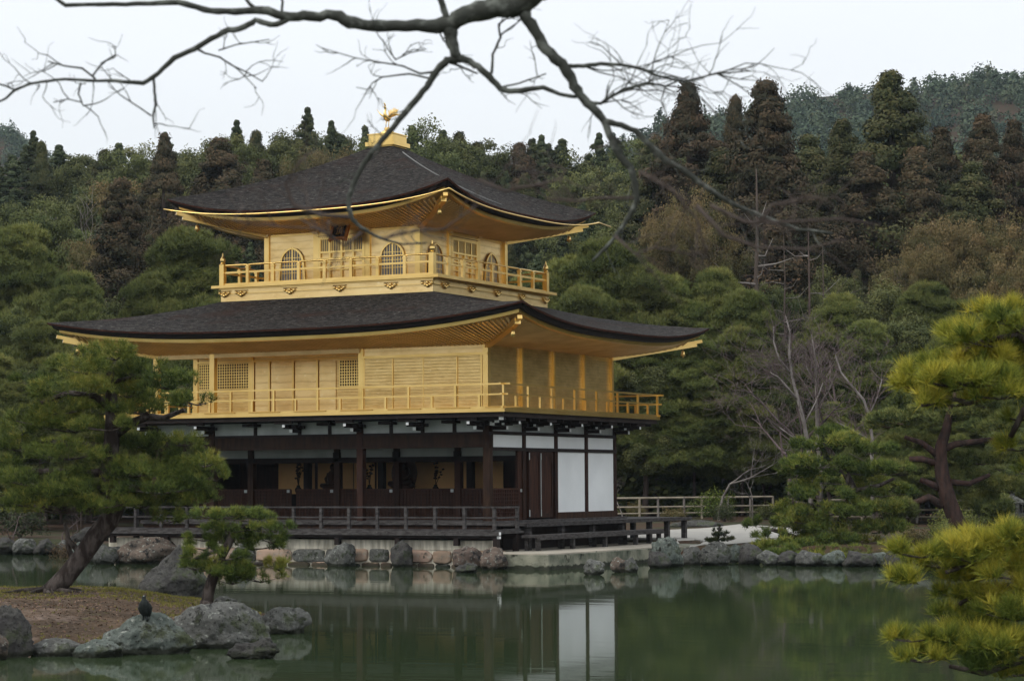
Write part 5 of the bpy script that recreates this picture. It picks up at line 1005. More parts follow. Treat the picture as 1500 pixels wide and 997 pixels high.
for (x, y, D, k, w_, lb) in (
    (1012, 122, 140, 'cedar_red', 1.0, 'tall red-brown cedar with a narrow rounded tip, left of the two-tipped cedar'), (1127, 116, 132, 'cedar_red', 1.05, 'tall red-brown cedar with a bushy flat top and long bare trunk'), (1082, 138, 146, 'cedar_red', .55, 'thin ragged cedar tip between the two tall red-brown cedars'),
    (1312, 107, 138, 'cedar_green', 1.1, 'tallest pointed olive-brown cedar against the hazy hill'), (1240, 178, 142, 'cedar_green', .95, 'slim dark cedar tip left of the tallest pointed cedar'), (1385, 188, 144, 'cedar_red', 1.0, 'brown pointed cedar just right of the tallest cedar'), (1447, 170, 140, 'cedar_red', .95, 'sparse greyish-brown cedar close to the right frame edge'), (1492, 176, 142, 'cedar_red', .9, 'brown cedar cut by the right frame edge'),
    (960, 208, 150, 'cedar_green', 1.1, 'dark cedar behind the thick forked branch, left of the tall red cedars'), (1190, 200, 148, 'cedar_green', 1.1, 'dark olive cedar filling the gap between the tall cedars'), (1350, 215, 136, 'cedar_red', 1.15, 'broad brown cedar below the tallest pointed cedar'), (1270, 225, 134, 'cedar_red', 1.2, 'broad red-tinged cedar left below the tallest pointed cedar'),
    (1060, 220, 136, 'cedar_green', 1.2, 'dark cedar mass below the two tall red-brown cedars'), (1430, 240, 134, 'cedar_green', 1.2, 'dark cedar mass below the sparse greyish cedar'),
    (175, 262, 124, 'cedar_red', 1.1, 'big rust-brown cone-shaped cedar left of the lower roof end'), (320, 204, 160, 'cedar_red', 1.2, 'rust-brown cedar just above the left tip of the upper roof'), (238, 196, 158, 'cedar_red', .8, 'slender brown cedar with a visible pole trunk left of the upper roof'), (265, 300, 146, 'cedar_red', 1.1, 'lower rust-brown cedar behind the left tip of the upper roof'), (385, 235, 158, 'cedar_red', 1.1, 'brown cedar behind the left slope of the upper roof'),
    (60, 278, 134, 'broad', .7, 'olive green rounded tree high at the left side'), (120, 335, 132, 'broad_gold', .45, 'olive-brown rounded tree left of the rust-brown cone cedar'), (478, 214, 168, 'broad_gold', .5, 'tan rounded crown behind the left slope of the upper roof'), (25, 330, 122, 'pine', .8, 'tall olive pine near the left frame edge'), (110, 400, 116, 'pine', .8, 'pine with a bare grey trunk above the left roof end'),
    (1010, 284, 122, 'broad_gold', .5, 'golden-brown rounded tree right of the upper roof'), (965, 300, 120, 'broad_gold', .42, 'smaller golden-brown rounded tree nearest the upper roof'), (1385, 318, 120, 'broad_gold', .62, 'golden-brown billowing tree at the right, behind the bare trees'), (1448, 312, 121, 'broad_gold', .55, 'golden-brown billowing tree next to the right frame edge'), (1500, 325, 119, 'broad_gold', .6, 'golden-brown tree cut by the right frame edge'), (1335, 352, 117, 'broad_gold', .5, 'lower golden-brown tree left of the billowing pair'), (1480, 380, 114, 'broad_gold', .6, 'brownish tree above the yellow foreground pine')): forest_tree(k, x, y, D, w_, None, lb)
MID = [(860, 420, 104, 'pine', 'green pine close behind the right corner of the upper balcony'), (1075, 460, 103, 'broad', 'dark green tree left below the pale bare trees'), (1010, 440, 107, 'pine', 'pine high behind the tip of the lower roof'), (1160, 470, 112, 'broad', 'dark green tree behind the purplish twiggy trees'), (1210, 455, 114, 'pine', 'pine behind the thin pale bare trunk'), (1270, 470, 106, 'pine', 'pine behind and above the spreading bank pine'), (1330, 450, 107, 'broad', 'dark tree between two round green pines at the right'), (1395, 480, 103, 'pine', 'pine directly above the red-barked pine'), (1490, 470, 104, 'pine', 'pine behind the yellow boughs at the right edge'), (945, 520, 96, 'broad', 'dark tree touching the right end of the gold balcony'), (985, 545, 95, 'pine', 'dense pine just right of the gold balcony'), (1035, 560, 96, 'pine', 'dense pine behind the yellowish bush'), (1085, 480, 100, 'pine', 'feathery pine right of the lower roof tip'), (1140, 600, 95, 'broad', 'dark tree behind the right end of the garden fence'), (1215, 590, 96, 'pine', 'pine rising behind the left side of the spreading pine'), (1265, 620, 90, 'pine', 'small pine just behind the top of the spreading pine'), (1420, 560, 92, 'pine', 'pine close behind the top of the red-barked pine'), (320, 440, 100, 'pine', 'pine behind the left slope of the lower roof'), (170, 470, 104, 'pine', 'pine above the left slope of the lower roof'), (90, 520, 96, 'pine', 'pine behind the crown of the island pine'), (40, 520, 100, 'broad', 'dark tree at the far left behind the island pine'), (-10, 600, 88, 'pine', 'low pine cut by the left frame edge'), (160, 545, 92, 'broad', 'dark tree under the left tip of the lower roof'), (240, 480, 106, 'broad', 'dark tree between the left ends of the two roofs'), (60, 600, 88, 'broad', 'dark low tree on the far bank behind the island pine'), (120, 600, 86, 'pine', 'low pine on the far bank by the deck end'), (885, 352, 108, 'pine', 'bright green pine directly right of the upper roof tip'), (835, 378, 110, 'pine', 'green pine behind the right end of the upper balcony'), (935, 388, 106, 'pine', 'green pine above the right tip of the lower roof'), (985, 405, 105, 'pine', 'spreading green pine right above the lower roof tip'), (1050, 395, 108, 'pine', 'green pine below the golden-brown tree'), (1095, 425, 106, 'pine', 'green pine left of the pale bare trees'), (1235, 432, 112, 'pine', 'green pine behind the pale bare trees'), (1300, 400, 111, 'broad', 'soft green rounded tree right of the bare trees'), (1360, 415, 109, 'pine', 'round green pine below the golden-brown trees'), (1420, 440, 108, 'pine', 'green pine behind the upper yellow boughs'),
       (905, 470, 101, 'pine', 'dark green pine between the two right roof tips'), (960, 500, 99, 'pine', 'dark green pine beside the right end of the gold balcony'), (1015, 490, 100, 'pine', 'green pine with bare whitish limbs right of the pavilion'), (1065, 520, 98, 'pine', 'green pine with a red trunk behind the small fence'), (1120, 540, 103, 'pine', 'dark pine behind the bare shrub at the fence'), (1290, 530, 98, 'pine', 'green pine behind the spreading bank pine'), (1345, 520, 96, 'pine', 'green pine left behind the red-barked pine'), (1450, 520, 95, 'pine', 'green pine behind the red-barked pine, near the right edge'), (1240, 560, 104, 'broad', 'dark green bush-like tree behind the slender birch'), (1180, 560, 106, 'broad', 'dark green tree below the bare tree crowns'),
       (280, 335, 106, 'pine', 'green pine seen between the two roofs on the left'), (225, 400, 104, 'pine', 'green pine behind the left end of the upper balcony'), (330, 390, 108, 'pine', 'green pine directly behind the left railing of the upper balcony'), (10, 430, 108, 'broad', 'dark tree at the left edge behind the island pine'), (60, 470, 102, 'pine', 'dark pine behind the left tip of the lower roof'), (-20, 520, 96, 'pine', 'dark pine at the left edge above the far bank'), (20, 560, 90, 'pine', 'pine low at the left edge behind the island pine'), (130, 500, 98, 'broad', 'dark tree behind the top of the island pine'), (200, 520, 92, 'pine', 'pine seen past the left corner of the golden floor'), (260, 540, 96, 'broad', 'dark bushy tree seen under the left eave'), (180, 430, 112, 'broad', 'dark green tree below the rust-brown cone cedar'),
       (780, 400, 108, 'pine', 'green pine behind the upper balcony corner'), (930, 560, 94, 'pine', 'deep green pine beside the right wall of the pavilion'), (1000, 590, 92, 'pine', 'low deep green pine behind the garden fence'), (1090, 600, 94, 'pine', 'low pine behind the bare shrub'), (1500, 560, 90, 'pine', 'pine at the right edge behind the yellow boughs'), (1390, 590, 90, 'pine', 'low green pine just behind the red-barked trunk'), (1470, 620, 86, 'broad', 'dark bush-like tree at the right edge behind the bank'), (1180, 630, 92, 'pine', 'low pine behind the left part of the spreading pine'), (1310, 600, 92, 'pine', 'low green pine right behind the spreading pine')]
for x, y, D, k, lb in MID: forest_tree(k, x, y, (max(D, 103+(x % 7)) if 900 < x < 1200 else D), rnd.uniform(.72, .92) if y < 500 else rnd.uniform(.85, 1.15), None, lb)
for i in range(34):  # unseen trees added so the east gold walls reflect dark forest
    D = [88, 112, 140][i % 3]+rnd.uniform(-5, 5); u = 30+(i//3)*9+rnd.uniform(-3, 3)+(i % 3)*4; px = 750+u/D*FPX; top = gz(*wp(u, D))+rnd.uniform(13, 19)
    x, y = wp(u, D); k = rnd.choice(['pine', 'broad', 'conifer', 'cedar_green']); tm, cm_, h0 = PROTO[k][0]; e_ = empty(KIND[k][0], (x, y, gz(x, y))); s_ = (top-gz(x, y))/h0; e_.scale = (s_*1.3, s_*1.3, s_); e_.rotation_euler.z = i
    link('trunk', tm, None, e_); link('crown', cm_, None, e_); tag(e_, f'{KIND[k][1]} in the unseen grove added outside the frame to the right', 'tree', f'{KIND[k][1]}s of the added unseen grove beyond the right edge')
gg = np.random.default_rng(8); N_ = 150000; D_ = gg.uniform(103, 116, N_); U = gg.uniform(-34, 36, N_); X_, Y_ = wp(U, D_); cell = np.sin(U*1.1+2*np.sin(D_*.5))*.5+np.sin(U*2.7+D_)*.3+np.sin(U*.37)*.4; hh = 1.9+1.2*cell; zz = hh*gg.uniform(0, 1, N_)**.6
P = np.stack([X_, Y_, ground_h(X_, Y_)+zz], -1); V, T = leaves(P, np.tile([0, -.3, 1.], (N_, 1)), .15, np.clip(.35+.3*cell+gg.normal(0, .15, N_), 0, 1), gg, .8, .6)
tag(link('undergrowth', tri_mesh('undergrowth', V, 4, T), F['broad_dark']), 'dark leafy undergrowth at the foot of the forest behind the fence', 'undergrowth', kind='stuff')
# bare trees
for i, (px, yt, yb, D, mk, lb, sp_) in enumerate((
    (1200, 470, 690, 101, 'twig_grey', 'grey bare tree right behind the forked birch', .7), (1135, 455, 690, 104, 'twig_grey', 'twiggy purplish bare tree left of the forked birch', .8), (1245, 450, 700, 104, 'twig_grey', 'twiggy bare tree right of the forked birch', .8),
    (1100, 655, 752, 95, 'bark_pale', 'small pale bare tree behind the garden fence', .6), (912, 690, 752, 92, 'bark_pale', 'small forked bare shrub beside the white wall panel', .7), (1050, 620, 745, 96, 'bark_pale', 'small bare tree before the red-trunked pine', .6),
    (1160, 455, 690, 94, 'twig_grey', 'purplish twiggy tree directly in front of the forked birch', .8), (1215, 470, 690, 95, 'twig_grey', 'purplish twiggy tree between the forked birch and the thin pale trunk', .8), (1150, 520, 690, 93, 'twig_grey', 'low twiggy tree left below the forked birch', .9), (1130, 400, 560, 112, 'twig_grey', 'reddish-grey twiggy tree beside the long pinkish trunk', .7),
    (215, 425, 560, 104, 'twig_grey', 'twiggy bare tree behind the left slope of the lower roof', .8), (70, 480, 700, 100, 'twig_grey', 'grey bare tree behind the island pine at the left', .8), (25, 700, 812, 78, 'twig_grey', 'grey leafless thicket on the far bank at the left edge', .9), (90, 705, 812, 76, 'twig_grey', 'grey leafless shrub on the far bank beside the leaning trunk', .9), (60, 265, 420, 136, 'bark_pale', 'pale bare tree among the evergreens high at the left', .6), (1210, 380, 560, 116, 'bark_far', 'bare dark trunk in the shade below the tall cedars', .3))):
    me, zs = bare_mesh(500+i, 10, .12 if mk != 'bark_pale' else .14, sp_, 6 if mk == 'twig_grey' else 5); u = (px-750)/FPX*D; x, y = wp(u, D); z = gz(x, y); h = at_d(px, yt, D)[2]-z
    o = link('bare_tree', me, M[mk]); o.location = (x, y, z); s = h/zs; o.scale = (s, s, s); o.rotation_euler.z = i*1.3; tag(o, lb, 'bare tree')
M['bark_white'] = mat('whitish_bark', (.30, .27, .25), .85, 0, (.16, .14, .13), 3, stretch=(1, 1, .5))
def px_bare(lab, D, limbs, m, seed):
    g = random.Random(seed); k = D/FPX; u = (limbs[0][0][0]-750)/FPX*D; x, y = wp(u, D); z = gz(x, y); o = empty('bare_tree', (x, y, z)); tag(o, lab, 'bare tree'); O = Vector((x, y, z)); tw = MB()
    for i, lm in enumerate(limbs):
        o2 = g.uniform(-.6, .6) if i else 0; pts = [Vector(at_d(p[0]+g.gauss(0, 1.0), p[1], D+o2*min(1, j/2)))-O for j, p in enumerate(lm)]; rad = [p[2]*k for p in lm]
        if i == 0: pts = [Vector((pts[0].x, pts[0].y, -.2))]+pts; rad = [rad[0]*1.2]+rad
        mb = MB(); mb.tube(pts, rad, 6); mb.build('trunk' if i == 0 else 'branch', m, o, True)
        for q_ in range(int(len(lm)*7)):
            j = g.randrange(1, len(pts)); d = (pts[j]-pts[j-1]).normalized(); e_ = (d*.6+Vector((g.gauss(0, .6), g.gauss(0, .5), g.gauss(.25, .4)))).normalized(); L_ = g.uniform(.5, 1.5); p0 = pts[j-1].lerp(pts[j], g.random()); p1 = p0+e_*L_*.5+Vector((0, 0, .05)); p2 = p1+(e_+Vector((g.gauss(0, .4), g.gauss(0, .4), .2))).normalized()*L_*.5
            tw.tube([p0, p1, p2], [.014, .009, .004], 3, False)
            for c in range(2): e3 = (e_+Vector((g.gauss(0, .7), g.gauss(0, .7), g.gauss(.1, .5)))).normalized(); tw.tube([p1, p1+e3*L_*.45], [.008, .003], 3, False)
    tw.build('twigs', M['twig_grey'], o)['kind'] = 'stuff'; return o
px_bare('pale birch with a forked whitish trunk right of the pavilion', 91, [[(1186, 700, 3.4), (1183, 660, 3.2), (1178, 620, 3), (1170, 585, 2.6), (1161, 550, 2.2), (1156, 520, 1.8), (1158, 485, 1.3), (1152, 462, .8)], [(1171, 588, 1.8), (1155, 568, 1.5), (1140, 552, 1.2), (1128, 545, .8)], [(1160, 548, 1.6), (1142, 525, 1.4), (1133, 500, 1.2), (1134, 478, .9)], [(1178, 622, 1.3), (1196, 590, 1), (1204, 560, .7)], [(1183, 660, 1.3), (1160, 640, 1), (1140, 625, .8)]], M['bark_white'], 1)
px_bare('straight thin greyish trunk of a bare tree close right of the forked birch', 92, [[(1200, 690, 2.8), (1198, 650, 2.6), (1196, 600, 2.3), (1195, 560, 1.9), (1194, 530, 1.5), (1190, 490, .9)], [(1196, 600, 1.2), (1215, 570, 1), (1228, 540, .7)], [(1195, 565, 1.1), (1180, 535, .8)]], M['bark_pale'], 2)
px_bare('curving pale bare tree with a white stem left of the red-barked pine', 88, [[(1277, 680, 2.6), (1276, 640, 2.4), (1273, 605, 2.2), (1264, 585, 1.9), (1248, 565, 1.6), (1232, 545, 1.3), (1222, 520, .9)], [(1274, 608, 1.3), (1285, 580, 1), (1292, 555, .7)], [(1276, 645, 1.2), (1250, 630, 1), (1225, 618, .7)]], M['bark_white'], 3)
px_bare('whitish dead limbs of a leaning pine between the pavilion and the birch', 105, [[(1060, 720, 2.2), (1058, 680, 2), (1050, 655, 1.6), (1036, 632, 1.4), (1030, 605, 1.1), (1024, 575, .8)], [(1050, 655, 1.2), (1062, 625, .9), (1060, 590, .7)], [(1032, 612, 1), (1015, 590, .8), (1008, 565, .6)]], M['bark_white'], 4)
# tall bare trunks standing in the cedar shade
for i, (px, yt, yb, D, r, lb) in enumerate(((1111, 235, 440, 114, .30, 'long straight pinkish trunk of a tall cedar in front of the dark stand'), (1187, 320, 470, 116, .16, 'thin dark trunk standing right of the long pinkish trunk'), (1209, 350, 460, 116, .13, 'slim greyish trunk in the dark under the tall cedars'), (1150, 330, 460, 117, .10, 'very thin dark trunk between the long pinkish trunk and the next ones'))):
    x, y = wp((px-750)/FPX*D, D); z = gz(x, y); zt_ = at_d(px, yt, D)[2]; g2 = random.Random(i)
    mb = MB(); n_ = 7; mb.tube([(g2.gauss(0, .06), g2.gauss(0, .06), (zt_-z)*k/(n_-1)-.3) for k in range(n_)], [r*(1-.9*k/(n_-1)) for k in range(n_)], 8); o = mb.build('tree_trunk', M['bark_far'], None, True); o.location = (x, y, z)
    mb = MB()
    for k in range(9): zz = (zt_-z)*g2.uniform(.45, .90); a = g2.uniform(0, 6.28); L_ = g2.uniform(.8, 2.4); mb.tube([(0, 0, zz), (math.cos(a)*L_*.5, math.sin(a)*L_*.5, zz+.1), (math.cos(a)*L_, math.sin(a)*L_, zz+g2.uniform(-.1, 1.1))], [r*.2, r*.10, r*.03], 5)
    b2 = mb.build('dead_branches', M['bark_pale'], o); tag(o, lb, 'tree trunk')

# ------------------------------------------------------------------ shrubs
g = np.random.default_rng(77)
def shrub(px, yb, wpx, hpx, fm, lab, tone=.45, lsz=.045, D=None):
    q = at_z(px, yb, .55) if D is None else None
    D = float((q-CAM)@fw) if D is None else D; x, y = wp((px-750)/FPX*D, D); z = gz(x, y); w_ = wpx/FPX*D/2; h = hpx/FPX*D
    n_ = 3200; v, nn = ell(n_, g); k_ = v[:, 2] > -.5; v = v[k_]; nn = nn[k_]; lob = 1+.22*np.sin(nn[:, 0]*7+px)+.18*np.cos(nn[:, 2]*8+nn[:, 1]*5)
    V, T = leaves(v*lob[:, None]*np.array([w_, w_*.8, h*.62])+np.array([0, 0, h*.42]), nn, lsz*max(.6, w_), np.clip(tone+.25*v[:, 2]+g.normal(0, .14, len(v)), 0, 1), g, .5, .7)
    o = empty('shrub', (x, y, z)); link('foliage', tri_mesh('foliage', V, 4, T), fm, o); mb = MB()
    for k in range(5): a = k*1.26; mb.tube([(0, 0, -.1), (math.cos(a)*w_*.4, math.sin(a)*w_*.3, h*.6)], [.025, .01], 5)
    mb.build('stems', M['bark'], o); tag(o, lab, 'shrub'); return o
shrub(1335, 796, 44, 26, F['broad_gold'], 'rounded yellow-green shrub on brown ground left of the red-barked pine'); shrub(1058, 768, 34, 28, F['conifer_dark'], 'dark green clipped bush in front of the fence'); shrub(985, 768, 46, 18, F['broad_gold'], 'low brownish bush behind the end of the veranda', .6)
shrub(1045, 735, 56, 45, F['pine_yellow'], 'yellowish-green bush rising over the garden fence', .05, D=97); shrub(1000, 760, 30, 26, F['broad_dark'], 'small green bush at the fence beside the brownish one'); shrub(1020, 748, 60, 24, F['broad_dark'], 'dark green bush behind the fence rails', .35, D=102)
shrub(930, 765, 30, 22, F['broad_gold'], 'small tan bush beside the corner of the white wall', .6); shrub(1395, 760, 60, 40, F['pine_mid'], 'green bush right of the leaning red trunk base', D=80); shrub(1450, 770, 80, 60, F['pine_mid'], 'dense green bush behind the yellow pine at the right bank', D=82)
shrub(1120, 752, 50, 22, F['broad_dark'], 'low dark bush at the fence left of the spreading pine', .35, D=97); shrub(100, 800, 60, 34, F['cedar_red'], 'brown leafy mound on the far bank behind the leaning trunk', .6, D=74); shrub(30, 770, 90, 60, F['conifer_dark'], 'dark bush on the far bank at the left edge', .3, D=80); shrub(1375, 800, 50, 30, F['pine_mid'], 'green clump peeking over the yellow boughs at the right bank', .5, D=69)
# low plants right along the far bank, hanging over the stones
for i, (a, b_, lb) in enumerate(((1120, 1200, 'short'), )): pass

# ------------------------------------------------------------------ garden fence behind the gravel
def fence(pxs, D0, D1, lab, ht=.92):
    o = empty('garden_fence', (0, 0, 0)); tag(o, lab, 'fence'); pts = []
    for i, px in enumerate(pxs):
        D = D0+(D1-D0)*i/(len(pxs)-1); x, y = wp((px-750)/FPX*D, D); z = gz(x, y); pts.append(Vector((x, y, z))); MB().tube([(x, y, z-.1), (x, y, z+ht+.03)], .055, 8).build('post', M['bamboo' if i % 3 == 1 else 'bark_pale'], o)
    for f_, r in ((1.0, .05), (.58, .042), (.28, .036)):
        mb = MB(); mb.tube([p+Vector((0, 0, ht*f_)) for p in pts], r, 6); mb.build('rail', M['bamboo'], o)
M['bamboo'] = mat('weathered_bamboo', (.36, .31, .235), .7, 0, (.24, .205, .155), 3)
fence([870, 935, 962, 1000, 1026, 1064, 1097, 1130], 98, 100, 'pale three-rail bamboo fence behind the gravel, right of the pavilion')
fence([1215, 1260, 1300, 1340, 1385, 1430, 1475, 1520], 92, 90, 'pale rail fence behind the bank pines at the right')
# people behind the right-hand fence
M['skin'] = mat('skin', (.45, .27, .19), .6); M['hair'] = mat('black_hair', (.012, .010, .010), .5)
def person(px, D, lab, jacket, trousers, face, bag=None):
    x, y = wp((px-750)/FPX*D, D); z = gz(x, y); o = empty('person', (x, y, z)); tag(o, lab, 'person'); o.rotation_euler.z = face
    me = bpy.data.meshes.new('body'); V = [(0, 0, .95), (0, 0, 1.15), (0, .0, 1.38), (0, 0, 1.47), (0, -.01, 1.55), (0, -.015, 1.63), (0, -.01, 1.70)]; E = [(0, 1), (1, 2), (2, 3), (3, 4), (4, 5), (5, 6)]; Rr = [.15, .14, .15, .06, .075, .095, .07]
    for s in (-1, 1):
        k = len(V); V += [(s*.09, 0, .88), (s*.10, s*.03, .50), (s*.10, s*.06, .09), (s*.11, s*.06-.12, .05), (s*.17, 0, 1.38), (s*.23, .03, 1.12), (s*.20, -.12, .93), (s*.19, -.17, .86)]; Rr += [.10, .07, .05, .045, .07, .05, .04, .035]; E += [(0, k), (k, k+1), (k+1, k+2), (k+2, k+3), (2, k+4), (k+4, k+5), (k+5, k+6), (k+6, k+7)]
    me.from_pydata(V, E, []); b_ = link('body', me, M['skin'], o); sk = b_.modifiers.new('s', 'SKIN')
    for i, r_ in enumerate(Rr): me.skin_vertices[0].data[i].radius = (r_, r_)
    me.skin_vertices[0].data[0].use_root = True; b_.modifiers.new('d', 'SUBSURF').levels = 2; b_.modifiers[-1].render_levels = 2
    mj = mat('jacket', jacket, .8); mt = mat('trousers', trousers, .8)
    MB().tube([(0, 0, .86), (0, 0, 1.0), (0, 0, 1.2), (0, 0, 1.40), (0, 0, 1.49)], [.185, .17, .18, .175, .07], 14).build('jacket', mj, o, True)
    for s in (-1, 1):
        MB().tube([(s*.16, 0, 1.41), (s*.235, .03, 1.12), (s*.205, -.11, .94)], [.085, .068, .055], 10).build('sleeve', mj, o, True); MB().tube([(s*.085, 0, .92), (s*.10, s*.03, .5), (s*.10, s*.06, .10)], [.115, .088, .07], 10).build('trouser_leg', mt, o, True)
        MB().tube([(s*.105, s*.06+.05, .05), (s*.11, s*.06-.13, .045)], [.05, .045], 8).build('shoe', M['hair'], o, True)
    MB().tube([(0, .02, 1.57), (0, .02, 1.66), (0, .0, 1.74), (0, 0, 1.76)], [.085, .108, .08, .03], 12).build('hair', M['hair'], o, True)
    if bag: MB().box(-.14, .14, .16, .32, 1.02, 1.42).build('backpack', mat('bag', bag, .7), o)
person(1356, 101, 'person in dark clothes carrying a bright blue backpack, behind the leaning red trunk', (.015, .016, .02), (.02, .02, .025), 1.9, (.02, .13, .45))
person(1452, 95, 'person in a bright blue jacket behind the pines near the right edge', (.02, .10, .50), (.03, .03, .035), -.6)
# pale stone lantern at the right edge
q = at_z(1484, 778, .6); sl = empty('stone_lantern', (q[0], q[1], gz(q[0], q[1]))); tag(sl, 'pale grey stone lantern half hidden behind the yellow pine at the right edge', 'stone lantern')
MB().box(-.4, .4, -.4, .4, 0, .14).build('base', M['rock_grey'], sl); MB().lathe((0, 0, .14), [(.2, 0), (.15, .1), (.14, .42), (.2, .5)], 12).build('shaft', M['rock_grey'], sl)
mb = MB(); mb.box(-.32, .32, -.32, .32, .64, .74)
for a in (-.22, .22):
    for c in (-.22, .22): mb.box(a-.06, a+.06, c-.06, c+.06, .74, 1.04)
mb.build('fire_box', M['rock_grey'], sl); mb = MB(); mb.lathe((0, 0, 1.04), [(.5, 0), (.52, .05), (.3, .18), (.1, .28), (.08, .34), (.12, .4), (.01, .5)], 4); mb.build('cap', M['rock_grey'], sl)

# ------------------------------------------------------------------ bare tree overhead, its trunk standing outside the view
bt = empty('bare_tree', tuple(at_z(1200, 2300, .6)) if False else (0, 0, 0)); 
DB = 8.0; k_ = DB/FPX; B0 = at_d(750, -300, DB)
tag(bt, 'dark bare tree whose out-of-focus branches hang across the top of the view', 'bare tree'); u0, D0 = 5.6, 4.2; bx, by = wp(u0, D0); bt.location = (bx, by, gz(bx, by)); BO = Vector(bt.location)
def bp_(x, y, D=DB): return Vector(at_d(x, y, D))-BO
LIMBS = [
 [(790, -14, 17), (765, 6, 16), (725, 11, 15), (690, 20, 14), (662, 34, 13), (625, 38, 9), (580, 40, 8.5), (540, 38, 8.5), (512, 32, 9), (490, 23, 8), (455, 23, 7), (425, 24, 7), (375, 15, 5.5), (330, 18, 4.8), (300, 14, 4.5), (262, 3, 4.3), (200, 6, 3.2), (150, 7, 3), (96, 8, 3), (80, -3, 2.4)],
 [(425, 25, 4.5), (405, 37, 4.5), (390, 35, 4), (375, 29, 4), (360, 40, 4.5), (335, 45, 4.2), (310, 57, 4), (285, 72, 4), (255, 85, 3.8), (232, 107, 3.5), (210, 122, 3.2), (170, 119, 2.4), (130, 118, 2.2), (95, 116, 2), (60, 120, 2), (40, 124, 2.2), (22, 132, 2), (8, 145, 1.6), (-6, 151, 1.4)],
 [(22, 132, 1.5), (8, 126, 1.3), (-6, 122, 1.2)],
 [(660, 36, 11), (661, 55, 9), (665, 72, 8), (670, 87, 7), (655, 89, 6), (645, 98, 5.5), (634, 112, 5), (625, 128, 5), (608, 148, 4.6), (590, 170, 4.4), (575, 188, 4.2), (560, 205, 4), (545, 222, 4), (530, 245, 3.8), (520, 265, 3.8), (512, 285, 3.6), (510, 303, 3.6), (516, 320, 3), (530, 334, 2.6), (548, 345, 2.2), (568, 352, 1.8), (590, 358, 1.4), (625, 356, 1)],
 [(670, 87, 6), (688, 89, 5.2), (700, 98, 5), (716, 112, 5), (733, 130, 4.8), (748, 134, 4.2), (770, 132, 3.8), (796, 128, 3.4), (820, 138, 3), (845, 142, 2.6)],
 [(762, 10, 9), (773, 28, 8.5), (786, 50, 8), (800, 73, 8), (818, 90, 7.6), (832, 105, 7.4), (841, 125, 7), (855, 145, 6.6), (872, 162, 6), (886, 178, 5.6), (893, 198, 5.4), (903, 222, 5.2), (922, 245, 5), (931, 270, 4.6), (933, 295, 4.2), (921, 318, 3.6), (908, 338, 3), (890, 360, 2.4), (868, 382, 2)],
 [(886, 178, 4.6), (910, 184, 4.2), (932, 192, 4.2), (952, 213, 4.4), (975, 235, 4.4), (1000, 248, 4.2), (1025, 268, 4), (1055, 288, 3.6), (1090, 306, 3.2), (1130, 322, 2.8), (1170, 336, 2.4), (1220, 342, 2)],
 [(833, 97, 3.2), (855, 97, 3), (880, 94, 2.8), (910, 95, 2.6), (940, 101, 2.2), (965, 112, 2), (1000, 120, 1.6), (1050, 108, 1.3), (1100, 104, 1)],
 [(864, 150, 2.6), (880, 152, 2.4), (895, 142, 2.2), (920, 130, 2), (950, 122, 1.8), (975, 126, 1.4), (1010, 112, 1.1)],
 [(655, 30, 6), (648, 8, 5), (640, -14, 5)], [(790, -10, 3.5), (765, 18, 3.2)], [(412, 22, 2), (414, 4, 1.8), (410, -12, 1.8)], [(375, 14, 3), (362, 2, 2.6), (355, -10, 2.6)],
 [(720, 108, 2.2), (722, 80, 2), (733, 55, 1.8), (730, 36, 1.4), (745, 25, 1.2)], [(722, 80, 1.4), (735, 50, 1.3), (765, 28, 1)],
 [(140, 116, 1.8), (120, 100, 1.6), (95, 97, 1.3), (70, 90, 1)], [(135, 113, 1.6), (150, 92, 1.4), (170, 80, 1)], [(118, 121, 1.5), (115, 138, 1.4), (122, 155, 1.2), (140, 152, .9)], [(120, 150, 1.1), (100, 145, 1), (78, 150, .8)],
 [(225, 113, 2), (226, 135, 2), (229, 152, 1.9), (224, 168, 1.6), (226, 188, 1.2)], [(222, 170, 1.4), (205, 158, 1.2), (180, 142, 1)],
 [(288, 72, 1.9), (300, 78, 1.7), (322, 84, 1.5), (340, 96, 1.2), (365, 108, 1), (385, 120, .8)], [(335, 92, 1.2), (350, 103, 1), (376, 130, .7)], [(320, 74, 1.2), (345, 66, 1), (395, 58, .8)],
 [(640, 105, 1.8), (615, 108, 1.6), (590, 97, 1.4), (560, 92, 1.1), (520, 85, .9), (470, 70, .7)], [(632, 116, 1.6), (600, 108, 1.4), (560, 113, 1.2), (545, 122, 1), (540, 132, .8), (522, 128, .6)], [(580, 88, 1.2), (570, 75, 1), (560, 58, .8)], [(578, 88, 1), (600, 78, .9), (625, 72, .7)],
 [(660, 92, 2), (680, 100, 1.8), (700, 108, 1.4)], [(735, 128, 1.6), (760, 122, 1.4), (800, 108, 1)], [(640, 40, 1.4), (650, 60, 1.2), (660, 66, 1)],
 [(893, 195, 2.2), (915, 215, 1.8), (870, 215, 1)], [(865, 155, 1.6), (885, 150, 1.4), (900, 135, 1.1)]]
mb = MB()     # trunk outside the frame and the bough that leads to it
mb.tube([(0, 0, -.3), (.05, 0, .6), (-.02, .05, 1.5), (.1, 0, 2.5), (.0, .1, 3.6), (-.1, .2, 4.8)], [.17, .14, .125, .115, .10, .06], 10); mb.build('trunk', M['branch_near'], bt, True)
mb = MB(); mb.tube([(.08, .02, 2.7), tuple(Vector((.08, .02, 2.7)).lerp(bp_(1500, -420, 7.4), .5)+Vector((0, 0, .35))), tuple(bp_(1500, -420, 7.4)), tuple(bp_(1250, -260, 7.7)), tuple(bp_(1000, -120, 7.9)), tuple(bp_(860, -45, 8)), tuple(bp_(790, -14, 8))], [.10, .085, .07, .06, .05, .045, .041], 10); mb.build('branch', M['branch_near'], bt, True)
g = random.Random(4); tw = MB()
